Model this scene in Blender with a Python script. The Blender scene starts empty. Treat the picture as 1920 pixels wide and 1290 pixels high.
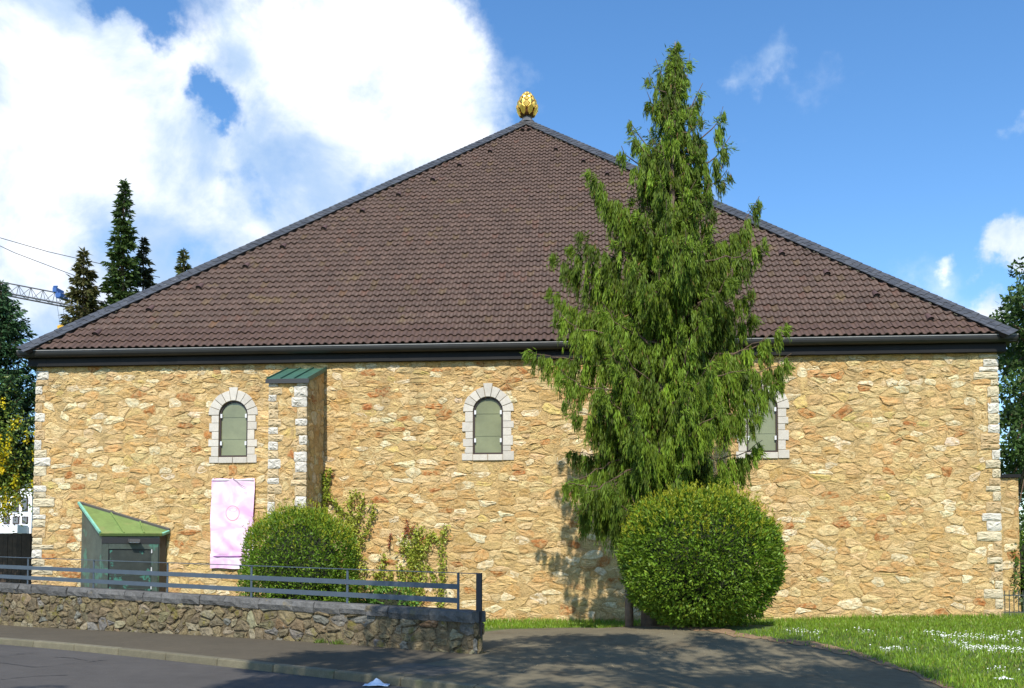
import bpy, math, random
import numpy as np
from mathutils import Matrix, Vector, Euler

RNG = np.random.default_rng(11)
random.seed(5)
sc = bpy.context.scene
COL = sc.collection

# ------------------------------------------------------------------ camera
FPX, PPY, YAW, PITCH, ROLL = 1750.0, 974.5, 0.07617, 0.04332, 0.00104
EYE = np.array([2.105, -23.0, 1.65])
_F = np.array([-math.sin(YAW)*math.cos(PITCH), math.cos(YAW)*math.cos(PITCH), math.sin(PITCH)])
_R = np.array([math.cos(YAW), math.sin(YAW), 0.0])
_U = np.cross(_R, _F)
_R, _U = math.cos(ROLL)*_R + math.sin(ROLL)*_U, -math.sin(ROLL)*_R + math.cos(ROLL)*_U
cam = bpy.data.cameras.new('camera')
cam.sensor_fit = 'HORIZONTAL'; cam.sensor_width = 36.0
cam.lens = FPX/1920*36.0
cam.shift_x = 0.0
cam.shift_y = (PPY-645.0)/1920.0
cam.clip_end = 3000.0; cam.clip_start = 0.1
cam_o = bpy.data.objects.new('camera', cam); COL.objects.link(cam_o)
M = Matrix.Identity(4)
for i in range(3):
    M[i][0], M[i][1], M[i][2], M[i][3] = _R[i], _U[i], -_F[i], EYE[i]
cam_o.matrix_world = M
sc.camera = cam_o

# ------------------------------------------------------------------ sun, exposure
SUN_EL, SUN_AZ = math.radians(47.0), math.radians(1.0)      # azimuth left of the facade normal
SUN = np.array([-math.sin(SUN_AZ)*math.cos(SUN_EL), -math.cos(SUN_AZ)*math.cos(SUN_EL), math.sin(SUN_EL)])
sl = bpy.data.lights.new('sun', 'SUN'); sl.energy = 4.6; sl.angle = math.radians(0.53); sl.color = (1.0, 0.95, 0.86)
so = bpy.data.objects.new('sun', sl); COL.objects.link(so)
so.rotation_euler = Vector(SUN).to_track_quat('Z', 'Y').to_euler()
so.location = (0, -40, 40)
sc.view_settings.view_transform = 'Standard'; sc.view_settings.look = 'None'
sc.view_settings.gamma = 1.0; sc.view_settings.use_curve_mapping = False
sc.view_settings.exposure = 0.30

# ------------------------------------------------------------------ pixel helpers
def ray(px, py):
    v = _F + _R*(px-960)/FPX + _U*(PPY-py)/FPX
    return v
def onY(px, py, Y=0.0):
    v = ray(px, py); s = (Y-EYE[1])/v[1]; return EYE+v*s
def onZ(px, py, Z=0.0):
    v = ray(px, py); s = (Z-EYE[2])/v[2]; return EYE+v*s
def atD(px, py, d):
    return EYE + ray(px, py)*d
F0 = np.array([-math.sin(YAW), math.cos(YAW)]); R0 = np.array([math.cos(YAW), math.sin(YAW)])

# ------------------------------------------------------------------ sky
w = bpy.data.worlds.new('World'); sc.world = w; w.use_nodes = True
def build_sky():
    nt = w.node_tree; nt.nodes.clear(); L = nt.links.new
    N = lambda t: nt.nodes.new(t)
    out = N('ShaderNodeOutputWorld'); bg = N('ShaderNodeBackground'); L(bg.outputs[0], out.inputs[0])
    sky = N('ShaderNodeTexSky'); sky.sky_type = 'NISHITA'; sky.sun_disc = False
    sky.sun_elevation = SUN_EL; sky.sun_rotation = math.pi + SUN_AZ
    sky.altitude = 150; sky.air_density = 1.0; sky.dust_density = 0.3; sky.ozone_density = 3.0
    tc = N('ShaderNodeTexCoord')
    nrm = N('ShaderNodeVectorMath'); nrm.operation = 'NORMALIZE'; L(tc.outputs['Generated'], nrm.inputs[0])
    def noise(scale, det, rough=0.55, vec=None, dist=0.0):
        n = N('ShaderNodeTexNoise'); n.inputs['Scale'].default_value = scale; n.inputs['Detail'].default_value = det
        n.inputs['Roughness'].default_value = rough; n.inputs['Distortion'].default_value = dist
        L(vec or nrm.outputs[0], n.inputs['Vector']); return n
    wn = noise(11.0, 6.0, 0.62)
    sub = N('ShaderNodeVectorMath'); sub.operation = 'SUBTRACT'; L(wn.outputs['Color'], sub.inputs[0]); sub.inputs[1].default_value = (.5, .5, .5)
    mul = N('ShaderNodeVectorMath'); mul.operation = 'MULTIPLY_ADD'; L(sub.outputs[0], mul.inputs[0])
    mul.inputs[1].default_value = (0.11, 0.11, 0.11); L(nrm.outputs[0], mul.inputs[2])
    # cloud banks and gaps by direction: (photo x, y, angular radius in px, weight)
    blobs = [(60, 130, 330, .9), (250, 330, 330, .9), (640, 170, 300, 1.0), (840, 175, 165, .85), (560, 330, 260, .8), (60, 430, 260, .7), (120, 580, 260, .7), (420, 400, 240, .75), (520, 380, 160, .5), (250, 480, 200, .5),
             (420, 100, 200, .5), (900, 300, 130, .5), (380, 520, 220, .7), (700, 60, 200, .7), (-250, 250, 450, .9), (-700, 500, 450, .6), (300, -500, 350, .5),
             (262, 0, 105, -1.55), (180, 45, 50, -.8), (545, 0, 35, -.7), (385, 168, 62, -1.5), (428, 205, 48, -1.0), (440, 308, 50, -.5), (490, 385, 55, -.45), (690, 352, 45, -.4), (200, 485, 80, -.45), (100, 520, 70, -.4), (395, 470, 70, -.4),
             (1375, 130, 66, .40), (1445, 80, 66, .36), (990, 140, 70, .27), (1895, 468, 70, .9), (1960, 450, 90, .8), (1785, 495, 36, .45), (1885, 590, 75, .85), (1910, 235, 45, .55), (2300, 500, 350, .6), (2500, 0, 300, .5)]
    def total(lst):
        prev = None
        for (x, y, r, wt) in lst:
            d = ray(x, y); d = d/np.linalg.norm(d)
            dn = N('ShaderNodeVectorMath'); dn.operation = 'DISTANCE'; L(mul.outputs[0], dn.inputs[0]); dn.inputs[1].default_value = tuple(d)
            mr = N('ShaderNodeMapRange'); mr.interpolation_type = 'SMOOTHSTEP'
            mr.inputs['From Min'].default_value = 0.0; mr.inputs['From Max'].default_value = r/FPX/(1+((x-960)/FPX)**2*.5)
            mr.inputs['To Min'].default_value = wt; mr.inputs['To Max'].default_value = 0.0
            L(dn.outputs['Value'], mr.inputs['Value'])
            if prev is None: prev = mr.outputs[0]
            else:
                a = N('ShaderNodeMath'); a.operation = 'ADD'; L(prev, a.inputs[0]); L(mr.outputs[0], a.inputs[1]); prev = a.outputs[0]
        return prev
    mn = N('ShaderNodeMath'); mn.operation = 'MINIMUM'; L(total([q for q in blobs if q[3] > 0]), mn.inputs[0]); mn.inputs[1].default_value = .80
    sm = N('ShaderNodeMath'); sm.operation = 'ADD'; L(mn.outputs[0], sm.inputs[0]); L(total([(x, y, r, wt*.62) for (x, y, r, wt) in blobs if wt < 0]), sm.inputs[1])
    prev = sm.outputs[0]
    cn = noise(6.5, 9.0, 0.6)
    ma = N('ShaderNodeMath'); ma.operation = 'MULTIPLY_ADD'; L(cn.outputs['Fac'], ma.inputs[0]); ma.inputs[1].default_value = 1.9; ma.inputs[2].default_value = -0.93
    ad = N('ShaderNodeMath'); ad.operation = 'ADD'; L(prev, ad.inputs[0]); L(ma.outputs[0], ad.inputs[1])
    al = N('ShaderNodeMapRange'); al.interpolation_type = 'SMOOTHSTEP'; L(ad.outputs[0], al.inputs['Value'])
    al.inputs['From Min'].default_value = .12; al.inputs['From Max'].default_value = .84
    # cloud body shading: bright crowns, blue-grey bellies
    sn = noise(6.5, 7.0, 0.58, dist=.3)
    sr = N('ShaderNodeMapRange'); sr.interpolation_type = 'SMOOTHSTEP'; L(sn.outputs['Fac'], sr.inputs['Value'])
    sr.inputs['From Min'].default_value = .38; sr.inputs['From Max'].default_value = .62
    cm = N('ShaderNodeMix'); cm.data_type = 'RGBA'; L(sr.outputs[0], cm.inputs['Factor'])
    cm.inputs['A'].default_value = (4.3, 5.7, 7.7, 1); cm.inputs['B'].default_value = (9.6, 9.8, 10.2, 1)
    # the clear sky, a little deeper than the raw model
    hs = N('ShaderNodeHueSaturation'); hs.inputs['Saturation'].default_value = 1.2; hs.inputs['Value'].default_value = 1.75; L(sky.outputs[0], hs.inputs['Color'])
    mx = N('ShaderNodeMix'); mx.data_type = 'RGBA'; L(al.outputs[0], mx.inputs['Factor']); L(hs.outputs[0], mx.inputs['A']); L(cm.outputs['Result'], mx.inputs['B'])
    L(mx.outputs['Result'], bg.inputs['Color']); bg.inputs['Strength'].default_value = 0.105
build_sky()

# ------------------------------------------------------------------ mesh helpers
def mesh_np(name, V, Fq, mats=None, col=None, smooth=False):
    """V (n,3), Fq list of arrays of equal-size faces or list of index lists"""
    me = bpy.data.meshes.new(name)
    V = np.asarray(V, dtype=np.float32)
    if isinstance(Fq, np.ndarray):
        k = Fq.shape[1]; m = Fq.shape[0]
        me.vertices.add(len(V)); me.vertices.foreach_set('co', V.ravel())
        me.loops.add(m*k); me.loops.foreach_set('vertex_index', Fq.astype(np.int32).ravel())
        me.polygons.add(m); me.polygons.foreach_set('loop_start', np.arange(0, m*k, k, dtype=np.int32))
        me.update(calc_edges=True)
    else:
        me.from_pydata([tuple(v) for v in V], [], [tuple(int(i) for i in f) for f in Fq]); me.update()
    if col is not None:
        col = np.asarray(col, dtype=np.float32)
        if col.shape[1] == 3: col = np.hstack([col, np.ones((len(col), 1), np.float32)])
        a = me.color_attributes.new('col', 'FLOAT_COLOR', 'POINT'); a.data.foreach_set('color', col.ravel())
    if smooth: me.polygons.foreach_set('use_smooth', np.ones(len(me.polygons), dtype=bool))
    if mats is not None: me.materials.append(mats)
    return me
def link(name, me, parent=None, **props):
    o = bpy.data.objects.new(name, me); COL.objects.link(o)
    if parent is not None:
        o.parent = parent
        if parent.type == 'EMPTY': o.matrix_parent_inverse = Matrix.Translation(-parent.location)
        elif parent.parent is not None: pass
    for k, v in props.items(): o[k] = v
    return o
def thing(name, label, cat, loc, group=None):
    o = bpy.data.objects.new(name, None); COL.objects.link(o); o.location = tuple(float(c) for c in loc); o.empty_display_size = .3
    o['label'] = label; o['category'] = cat
    if group: o['group'] = group
    return o
class MB:
    def __init__(s): s.v = []; s.f = []; s.c = []
    def add(s, V, Fs, col=None):
        b = len(s.v); s.v += [tuple(map(float, p)) for p in V]; s.f += [tuple(i+b for i in f) for f in Fs]
        s.c += [col if col is not None else (1, 1, 1)]*len(V)
    def hexa(s, P, col=None):
        s.add(P, [(0, 3, 2, 1), (4, 5, 6, 7), (0, 1, 5, 4), (1, 2, 6, 5), (2, 3, 7, 6), (3, 0, 4, 7)], col)
    def box(s, a, b, col=None):
        (x0, y0, z0), (x1, y1, z1) = a, b
        s.hexa([(x0, y0, z0), (x1, y0, z0), (x1, y1, z0), (x0, y1, z0), (x0, y0, z1), (x1, y0, z1), (x1, y1, z1), (x0, y1, z1)], col)
    def obox(s, c, ex, ey, ez, col=None):
        c, ex, ey, ez = map(np.asarray, (c, ex, ey, ez))
        s.hexa([c-ex-ey-ez, c+ex-ey-ez, c+ex+ey-ez, c-ex+ey-ez, c-ex-ey+ez, c+ex-ey+ez, c+ex+ey+ez, c-ex+ey+ez], col)
    def bar(s, a, b, w, h, up=(0, 0, 1), col=None):
        a, b = np.asarray(a, float), np.asarray(b, float); d = b-a; l = np.linalg.norm(d); d /= l
        sd = np.cross(d, up); n = np.linalg.norm(sd)
        sd = sd/n if n > 1e-6 else np.array([1., 0, 0]); u = np.cross(sd, d)
        s.obox((a+b)/2, d*l/2, sd*w/2, u*h/2, col)
    def tube(s, pts, rad, n=8, col=None, cap=True):
        pts = [np.asarray(p, float) for p in pts]; V = []; Fs = []
        for i, p in enumerate(pts):
            d = pts[min(i+1, len(pts)-1)]-pts[max(i-1, 0)]; d /= max(np.linalg.norm(d), 1e-9)
            a = np.cross(d, (0, 0, 1)) if abs(d[2]) < .95 else np.cross(d, (1, 0, 0)); a /= np.linalg.norm(a); b = np.cross(d, a)
            r = rad[i] if hasattr(rad, '__len__') else rad
            for k in range(n):
                t = 2*math.pi*k/n; V.append(p+r*(a*math.cos(t)+b*math.sin(t)))
        for i in range(len(pts)-1):
            for k in range(n):
                Fs.append((i*n+k, i*n+(k+1) % n, (i+1)*n+(k+1) % n, (i+1)*n+k))
        if cap: Fs += [tuple(range(n))[::-1], tuple((len(pts)-1)*n+k for k in range(n))]
        s.add(V, Fs, col)
    def build(s, name, m, parent=None, smooth=False, **props):
        return link(name, mesh_np(name, np.array(s.v), s.f, m, np.array(s.c), smooth), parent, **props)
def bevel(o, wd=.012, seg=2):
    m = o.modifiers.new('bevel', 'BEVEL'); m.width = wd; m.segments = seg; m.limit_method = 'ANGLE'
    return o

# ------------------------------------------------------------------ materials
def mat(name, color=(.5, .5, .5), rough=.8, metal=0., attr=False, spec=.5, var=None, bump=None, patches=(), objrand=None, transl=0.0, coat=0.0, stain=False):
    """color x per-piece attribute; var=(scale, amount); bump=(scale, strength, dist); patches=[(scale, lo, hi, color, fac)]"""
    m = bpy.data.materials.new(name); m.use_nodes = True; nt = m.node_tree; L = nt.links.new
    b = nt.nodes['Principled BSDF']; b.inputs['Roughness'].default_value = rough; b.inputs['Metallic'].default_value = metal
    b.inputs['Specular IOR Level'].default_value = spec
    if coat: b.inputs['Coat Weight'].default_value = coat; b.inputs['Coat Roughness'].default_value = .15
    N = nt.nodes.new
    if attr:
        a = N('ShaderNodeAttribute'); a.attribute_name = 'col'; cur = a.outputs['Color']
    else:
        r = N('ShaderNodeRGB'); r.outputs[0].default_value = (*color, 1); cur = r.outputs[0]
    geo = N('ShaderNodeNewGeometry'); pos = geo.outputs['Position']
    def nz(scale, det=5., rough_=.6):
        n = N('ShaderNodeTexNoise'); n.inputs['Scale'].default_value = scale; n.inputs['Detail'].default_value = det; n.inputs['Roughness'].default_value = rough_
        L(pos, n.inputs['Vector']); return n
    if objrand:
        oi = N('ShaderNodeObjectInfo')
        h = N('ShaderNodeMath'); h.operation = 'MULTIPLY_ADD'; L(oi.outputs['Random'], h.inputs[0]); h.inputs[1].default_value = objrand; h.inputs[2].default_value = 1-objrand/2
        hv = N('ShaderNodeHueSaturation'); L(h.outputs[0], hv.inputs['Value']); L(cur, hv.inputs['Color']); cur = hv.outputs[0]
    if var:
        for sc_, am in (var if isinstance(var[0], tuple) else (var,)):
            n = nz(sc_); mr = N('ShaderNodeMapRange'); L(n.outputs['Fac'], mr.inputs['Value'])
            mr.inputs['From Min'].default_value = .3; mr.inputs['From Max'].default_value = .7
            mr.inputs['To Min'].default_value = 1-am; mr.inputs['To Max'].default_value = 1+am
            hv = N('ShaderNodeHueSaturation'); L(mr.outputs[0], hv.inputs['Value']); L(cur, hv.inputs['Color']); cur = hv.outputs[0]
    for (s_, lo, hi, c_, f_) in patches:
        n = nz(s_, 6., .65); mr = N('ShaderNodeMapRange'); mr.interpolation_type = 'SMOOTHSTEP'; L(n.outputs['Fac'], mr.inputs['Value'])
        mr.inputs['From Min'].default_value = lo; mr.inputs['From Max'].default_value = hi; mr.inputs['To Max'].default_value = f_
        mx = N('ShaderNodeMix'); mx.data_type = 'RGBA'; L(mr.outputs[0], mx.inputs['Factor']); L(cur, mx.inputs['A']); mx.inputs['B'].default_value = (*c_, 1); cur = mx.outputs['Result']
    if stain:      # run-off streaks under the eaves, heaviest by the right corner
        mp = N('ShaderNodeMapping'); mp.inputs['Scale'].default_value = (2.6, 2.6, .22); L(pos, mp.inputs[0])
        n = N('ShaderNodeTexNoise'); n.inputs['Scale'].default_value = 1.0; n.inputs['Detail'].default_value = 5.; L(mp.outputs[0], n.inputs['Vector'])
        sp = N('ShaderNodeSeparateXYZ'); L(pos, sp.inputs[0])
        def mr_(src, a0, a1, t0, t1):
            q = N('ShaderNodeMapRange'); q.interpolation_type = 'SMOOTHSTEP'; L(src, q.inputs['Value'])
            for k_, v_ in zip(('From Min', 'From Max', 'To Min', 'To Max'), (a0, a1, t0, t1)): q.inputs[k_].default_value = v_
            return q.outputs[0]
        fx = mr_(sp.outputs[0], 10.9, 11.7, .30, 1.0); fz = mr_(sp.outputs[2], 2.6, 6.2, .15, 1.0); fn = mr_(n.outputs['Fac'], .48, .66, 0., .75)
        m1 = N('ShaderNodeMath'); m1.operation = 'MULTIPLY'; L(fx, m1.inputs[0]); L(fz, m1.inputs[1])
        m2 = N('ShaderNodeMath'); m2.operation = 'MULTIPLY'; L(m1.outputs[0], m2.inputs[0]); L(fn, m2.inputs[1])
        mx = N('ShaderNodeMix'); mx.data_type = 'RGBA'; L(m2.outputs[0], mx.inputs['Factor']); L(cur, mx.inputs['A']); mx.inputs['B'].default_value = (.17, .14, .085, 1); cur = mx.outputs['Result']
    L(cur, b.inputs['Base Color'])
    if bump:
        prevn = None
        for (s_, st, di) in (bump if isinstance(bump[0], tuple) else (bump,)):
            n = nz(s_, 7., .62); bp = N('ShaderNodeBump'); bp.inputs['Strength'].default_value = st; bp.inputs['Distance'].default_value = di
            L(n.outputs['Fac'], bp.inputs['Height'])
            if prevn is not None: L(prevn, bp.inputs['Normal'])
            prevn = bp.outputs[0]
        L(prevn, b.inputs['Normal'])
    if transl:
        t = N('ShaderNodeBsdfTranslucent'); L(cur, t.inputs['Color']); mxs = N('ShaderNodeMixShader'); mxs.inputs[0].default_value = transl
        L(b.outputs[0], mxs.inputs[1]); L(t.outputs[0], mxs.inputs[2]); L(mxs.outputs[0], nt.nodes['Material Output'].inputs['Surface'])
    return m

MT = {}
MT['stone'] = mat('rubble_stone', attr=True, rough=.92, spec=.2, var=((2.2, .10), (8, .10), (34, .20)), bump=((12, .7, .035), (30, 1.0, .032), (85, .8, .010)), stain=True, patches=((4.0, .58, .76, (.44, .26, .11), .30), (10.0, .42, .58, (.575, .395, .178), .60)))
MT['quoin'] = mat('quoin_stone', attr=True, stain=True, rough=.9, spec=.2, var=((14, .16),), bump=((11, .9, .04), (45, .6, .015)), patches=((1.6, .56, .70, (.20, .17, .10), .55),))
MT['mortar'] = mat('mortar', (.55, .38, .17), rough=.95, spec=.1, stain=True, var=((2.2, .14), (12, .15), (34, .22)), bump=((10, 1.0, .06), (30, 1.0, .03), (80, .7, .010)), patches=((5.0, .56, .72, (.52, .40, .24), .5),))
MT['ashlar'] = mat('ashlar', (.54, .50, .43), rough=.85, spec=.2, objrand=.18, var=((9, .07), (40, .08)), bump=(60, .3, .006))
MT['tile'] = mat('roof_tile_clay', attr=True, rough=.62, spec=.35, objrand=.22, var=((.55, .10), (6, .12)), bump=(50, .25, .006), patches=((1.1, .60, .72, (.15, .105, .040), .55), (26, .70, .76, (.36, .33, .26), .6)))
MT['underlay'] = mat('roof_underlay', (.025, .02, .018), rough=.9)
MT['slate'] = mat('hip_slate', attr=True, rough=.5, spec=.6, var=((4, .2), (20, .15)), bump=(30, .35, .008), patches=((9, .67, .73, (.36, .34, .27), .8),))
MT['fascia'] = mat('fascia_slate', (.0075, .0068, .0065), rough=.6, spec=.25, objrand=.5, var=((6, .2),), bump=(25, .2, .004))
MT['gutter'] = mat('gutter_zinc', (.016, .015, .013), rough=.42, spec=.4, var=((2.5, .2),))
MT['rim'] = mat('gutter_rim', (.22, .215, .20), rough=.5, var=((5, .2),))
MT['gold'] = mat('gilded_copper', (.92, .60, .14), rough=.45, metal=1.0, var=((9, .12),), bump=(14, .1, .01))
MT['bronze'] = mat('dark_bronze', (.16, .06, .02), rough=.5, metal=.6)
MT['frame'] = mat('window_frame', (.035, .02, .016), rough=.5)
MT['glass'] = mat('window_glass', (.20, .21, .11), rough=.22, spec=.65, var=((1.6, .18),), bump=(1.2, .05, .02))
MT['galv'] = mat('galvanised', (.70, .70, .70), rough=.5, metal=.2)
MT['verdigris'] = mat('verdigris_roof', (.16, .235, .068), rough=.6, var=((3, .18), (14, .1)), patches=((2.4, .56, .70, (.26, .26, .10), .6),))
MT['capgreen'] = mat('buttress_cap_copper', (.045, .115, .075), rough=.55, var=((5, .2),))
MT['edgegreen'] = mat('verdigris_edge', (.20, .48, .36), rough=.55, var=((6, .15),))
MT['copper'] = mat('weathered_copper', (.085, .105, .085), rough=.55, metal=.25, var=((2.0, .3), (12, .12)), patches=((1.8, .53, .63, (.09, .25, .18), .8), (.9, .56, .66, (.15, .22, .07), .7)))
MT['copperdoor'] = mat('weathered_copper_door', (.050, .058, .050), rough=.5, metal=.25, var=((5, .25),), patches=((3.2, .56, .62, (.08, .27, .20), .85),))
MT['dark'] = mat('dark_metal_and_shade', (.03, .03, .03), rough=.5)
MT['lampgrey'] = mat('lamp_grey', (.10, .095, .09), rough=.5)
MT['cover'] = mat('coping_stone', attr=True, rough=.9, spec=.2, var=((5, .22), (22, .2)), bump=((10, .8, .04), (45, .6, .015)), patches=((3.0, .60, .70, (.22, .17, .07), .5),))
MT['rubble'] = mat('retaining_stone', attr=True, rough=.92, spec=.2, var=((6, .22), (25, .22)), bump=((9, 1.0, .06), (40, .8, .02)), patches=((3.5, .55, .66, (.15, .13, .02), .65), (6, .62, .70, (.34, .31, .25), .6)))
MT['rmortar'] = mat('retaining_mortar', (.155, .12, .073), rough=.95, spec=.1, var=((6, .3), (30, .25)), bump=((14, 1.0, .05), (50, .8, .015)))
MT['rail'] = mat('railing_paint', (.085, .11, .14), rough=.45, metal=.3, var=((4, .1),))
MT['railpost'] = mat('rail_end_post', (.045, .042, .045), rough=.5, metal=.3)
MT['asphalt'] = mat('road_asphalt', (.082, .075, .068), rough=.9, spec=.25, var=((.8, .10), (5, .08), (160, .30)), bump=((130, .5, .008),), patches=((.9, .62, .70, (.07, .068, .068), .6),))
MT['pave'] = mat('pavement_asphalt', (.096, .080, .055), rough=.92, spec=.2, var=((.7, .10), (6, .10), (150, .28)), bump=((120, .5, .008),), patches=((.8, .58, .70, (.105, .085, .055), .7),))
MT['court'] = mat('forecourt_asphalt', (.150, .128, .082), rough=.92, spec=.2, var=((.7, .12), (5, .12), (150, .28)), bump=((120, .5, .008),), patches=((.9, .56, .68, (.115, .090, .055), .7), (14, .66, .72, (.26, .22, .15), .5)))
MT['slab'] = mat('repair_slab', (.092, .080, .060), rough=.9, var=((4, .1), (120, .15)))
MT['kerb'] = mat('kerb_granite', (.145, .128, .080), rough=.9, objrand=.2, var=((6, .15), (70, .25)), bump=(60, .4, .008), patches=((4, .56, .70, (.10, .11, .05), .6),))
MT['soil'] = mat('earth', (.22, .14, .075), rough=.95, var=((2, .2), (18, .25)), bump=(25, .6, .03))
MT['turf'] = mat('lawn_soil', (.085, .13, .02), rough=.95, var=((.7, .2), (9, .3)), bump=(30, .8, .04))
MT['bark'] = mat('bark', (.13, .085, .055), rough=.95, var=((8, .3),), bump=(25, .8, .03))
MT['barkpale'] = mat('bark_pale', (.20, .15, .11), rough=.9, var=((8, .25),), bump=(30, .6, .015))
MT['leaf'] = mat('leaf', attr=True, rough=.45, spec=.4, transl=.28)
MT['leafgloss'] = mat('leaf_glossy', attr=True, rough=.5, spec=.32, transl=.28)
MT['needle'] = mat('needle', attr=True, rough=.6, spec=.25, transl=.22)
MT['core'] = mat('shrub_dark_core', (.018, .022, .008), rough=.95, var=((12, .4),))  # dark filling of the shrubs, inner shade put into the colour
MT['white'] = mat('white_render', (.80, .80, .82), rough=.8, var=((2, .04),))
MT['pane'] = mat('house_pane', (.10, .11, .13), rough=.1, spec=.8)
MT['wood'] = mat('dark_timber', (.065, .040, .024), rough=.8, objrand=.4, var=((6, .3),))
MT['crane'] = mat('crane_steel', (.07, .075, .09), rough=.5, metal=.3)
MT['craneblue'] = mat('crane_blue', (.03, .10, .32), rough=.5)
MT['craneyellow'] = mat('crane_yellow', (.75, .42, .03), rough=.5)
MT['paper'] = mat('paper', (.62, .72, .85), rough=.7)
MT['paperwhite'] = mat('paper_white', (.85, .85, .83), rough=.7)
MT['petal'] = mat('petal', (.85, .85, .78), rough=.7)
MT['iron'] = mat('fence_iron', (.05, .06, .05), rough=.5)
MT['rtile'] = mat('far_roof', (.22, .09, .06), rough=.8, var=((3, .2),))

# ------------------------------------------------------------------ terrain
TU = -0.863*R0 + 0.505*F0; TU /= np.linalg.norm(TU)          # along the street, uphill to the left
TN = np.array([-TU[1], TU[0]]); TN = TN if TN@F0 > 0 else -TN  # across, away from the camera
E2 = EYE[:2]
def tn(x, y):
    dx, dy = x-E2[0], y-E2[1]
    return dx*TU[0]+dy*TU[1], dx*TN[0]+dy*TN[1]
def xy(t, n): return E2[0]+t*TU[0]+n*TN[0], E2[1]+t*TU[1]+n*TN[1]
def sstep(a, b, x):
    t = np.clip((x-a)/(b-a), 0, 1); return t*t*(3-2*t)
def street(t): return -0.07+0.021*np.clip(t, -60, 45)
def H(x, y):
    x = np.asarray(x, float); y = np.asarray(y, float)
    t, n = tn(x, y)
    s = street(t)
    zf = .12+.17*sstep(3, 12, x)
    k = sstep(-9.5, -2.5, y)
    z = s*(1-k)+zf*k
    z = z+.30*np.exp(-((x-4.8)/3.4)**2-((y+4.9)/2.2)**2)
    return z
def onG(px, py, off=0.0):
    v = ray(px, py); lo, hi = 3.0, 120.0
    g = lambda s: (EYE+v*s)[2]-float(H(*(EYE+v*s)[:2]))-off
    prev = lo
    for s in np.arange(4, 120, .25):
        if g(s) <= 0: lo, hi = prev, s; break
        prev = s
    for _ in range(30):
        m = (lo+hi)/2
        if g(m) > 0: lo = m
        else: hi = m
    return EYE+v*hi
D0, CS = 21.7, -0.0558                 # railing depth law from its post spacing
def on_rail(px, py):
    s = (px-52)/(113.5-CS*px) if False else (px-52.0)/(113.5+0.0558*px)
    d = D0*(1-0.0558*s)
    return EYE + ray(px, py)*(d/ (ray(px, py)@np.array([F0[0], F0[1], 0])))
rl0, rl5 = on_rail(52, 1095), on_rail(859, 1142.5)
NW = (tn(*rl0[:2])[1]+tn(*rl5[:2])[1])/2-.17                  # front face of the low wall
tw_end = tn(*on_rail(902, 1146)[:2])[0]
kp = [onG(560, 1250), onG(110, 1203), onG(740, 1268)]
NK = float(np.mean([tn(*k[:2])[1] for k in kp]))               # kerb front line
print('NW', NW, 'NK', NK, 'tend', tw_end, 'rail', rl0, rl5)

def sheet(name, ts, nfun0, nfun1, k, zoff, m, **props):
    V = []; Fs = []
    for i, t in enumerate(ts):
        a, b = nfun0(t), nfun1(t)
        for j in range(k+1):
            n = a+(b-a)*j/k; x, y = xy(t, n); V.append((x, y, float(H(x, y))+zoff))
    for i in range(len(ts)-1):
        for j in range(k):
            q = i*(k+1)+j; Fs.append((q, q+k+1, q+k+2, q+1))
    me = mesh_np(name, np.array(V), np.array(Fs), m, smooth=True)
    me.update()
    if me.polygons[0].normal.z < 0: me.flip_normals()
    return link(name, me, None, **props)
def ground():
    # fine near grid, coarse far
    gx = np.concatenate([[-400, -200, -100, -60, -40], np.arange(-30, 30.1, .75), [40, 60, 100, 200, 400]])
    gy = np.concatenate([[-300, -120, -60, -40, -32], np.arange(-28, 6.1, .75), [10, 20, 40, 80, 200, 500, 900]])
    X, Y = np.meshgrid(gx, gy, indexing='ij'); Z = H(X, Y)
    T, Nn = tn(X, Y)
    paved = (Nn < NW+.1)
    Z = Z-np.where(Nn < NK+.4, .35, np.where((Nn < NW) | (T < tw_end), .0, 0.0))-.012
    V = np.stack([X, Y, Z], -1).reshape(-1, 3); nx, ny = X.shape
    I = np.arange(nx*ny).reshape(nx, ny)
    Fs = np.stack([I[:-1, :-1], I[1:, :-1], I[1:, 1:], I[:-1, 1:]], -1).reshape(-1, 4)
    link('ground', mesh_np('ground', V, Fs, MT['turf'], smooth=True), None, kind='structure')
ground()
# forecourt edge against the lawn, photo pixels projected to the ground
edge_px = [(905, 1181), (1000, 1179), (1090, 1177), (1180, 1176), (1290, 1180), (1345, 1188), (1420, 1199), (1500, 1209), (1580, 1226), (1660, 1247), (1715, 1266), (1765, 1288), (1800, 1310), (1850, 1350)]
edge_tn = [tn(*onG(px, py)[:2]) for px, py in edge_px]
edge_tn = sorted(edge_tn, key=lambda q: q[0])
et = np.array([q[0] for q in edge_tn]); en = np.array([q[1] for q in edge_tn])
def n_edge(t):
    return float(np.interp(t, et, en)) + .05*math.sin(t*7.3)+.04*math.sin(t*17+1)
t_sep = tw_end-.02
sheet('road', np.arange(-40, 46, 1.0), lambda t: NK-7.5, lambda t: NK-.14, 14, -.105, MT['asphalt'], kind='structure')
sheet('sidewalk', np.linspace(t_sep, 45, 60), lambda t: NK+.004, lambda t: NW+.1, 10, .006, MT['pave'], kind='structure')
sheet('forecourt', np.linspace(max(et[0], -4.0), t_sep-.004, 90), lambda t: NK+.004, lambda t: max(n_edge(t), NK+.3), 40, .006, MT['court'], kind='structure')
sheet('path', np.linspace(t_sep+.0, min(et[-1], t_sep+2.2), 40), lambda t: NW+.33, lambda t: max(n_edge(t), NW+.34), 24, .006, MT['court'], kind='structure')
sheet('sidewalk_beyond', np.linspace(-40, max(et[0], -4.0)-.004, 20), lambda t: NK+.004, lambda t: NK+1.8, 4, .006, MT['pave'], kind='structure')

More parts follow.
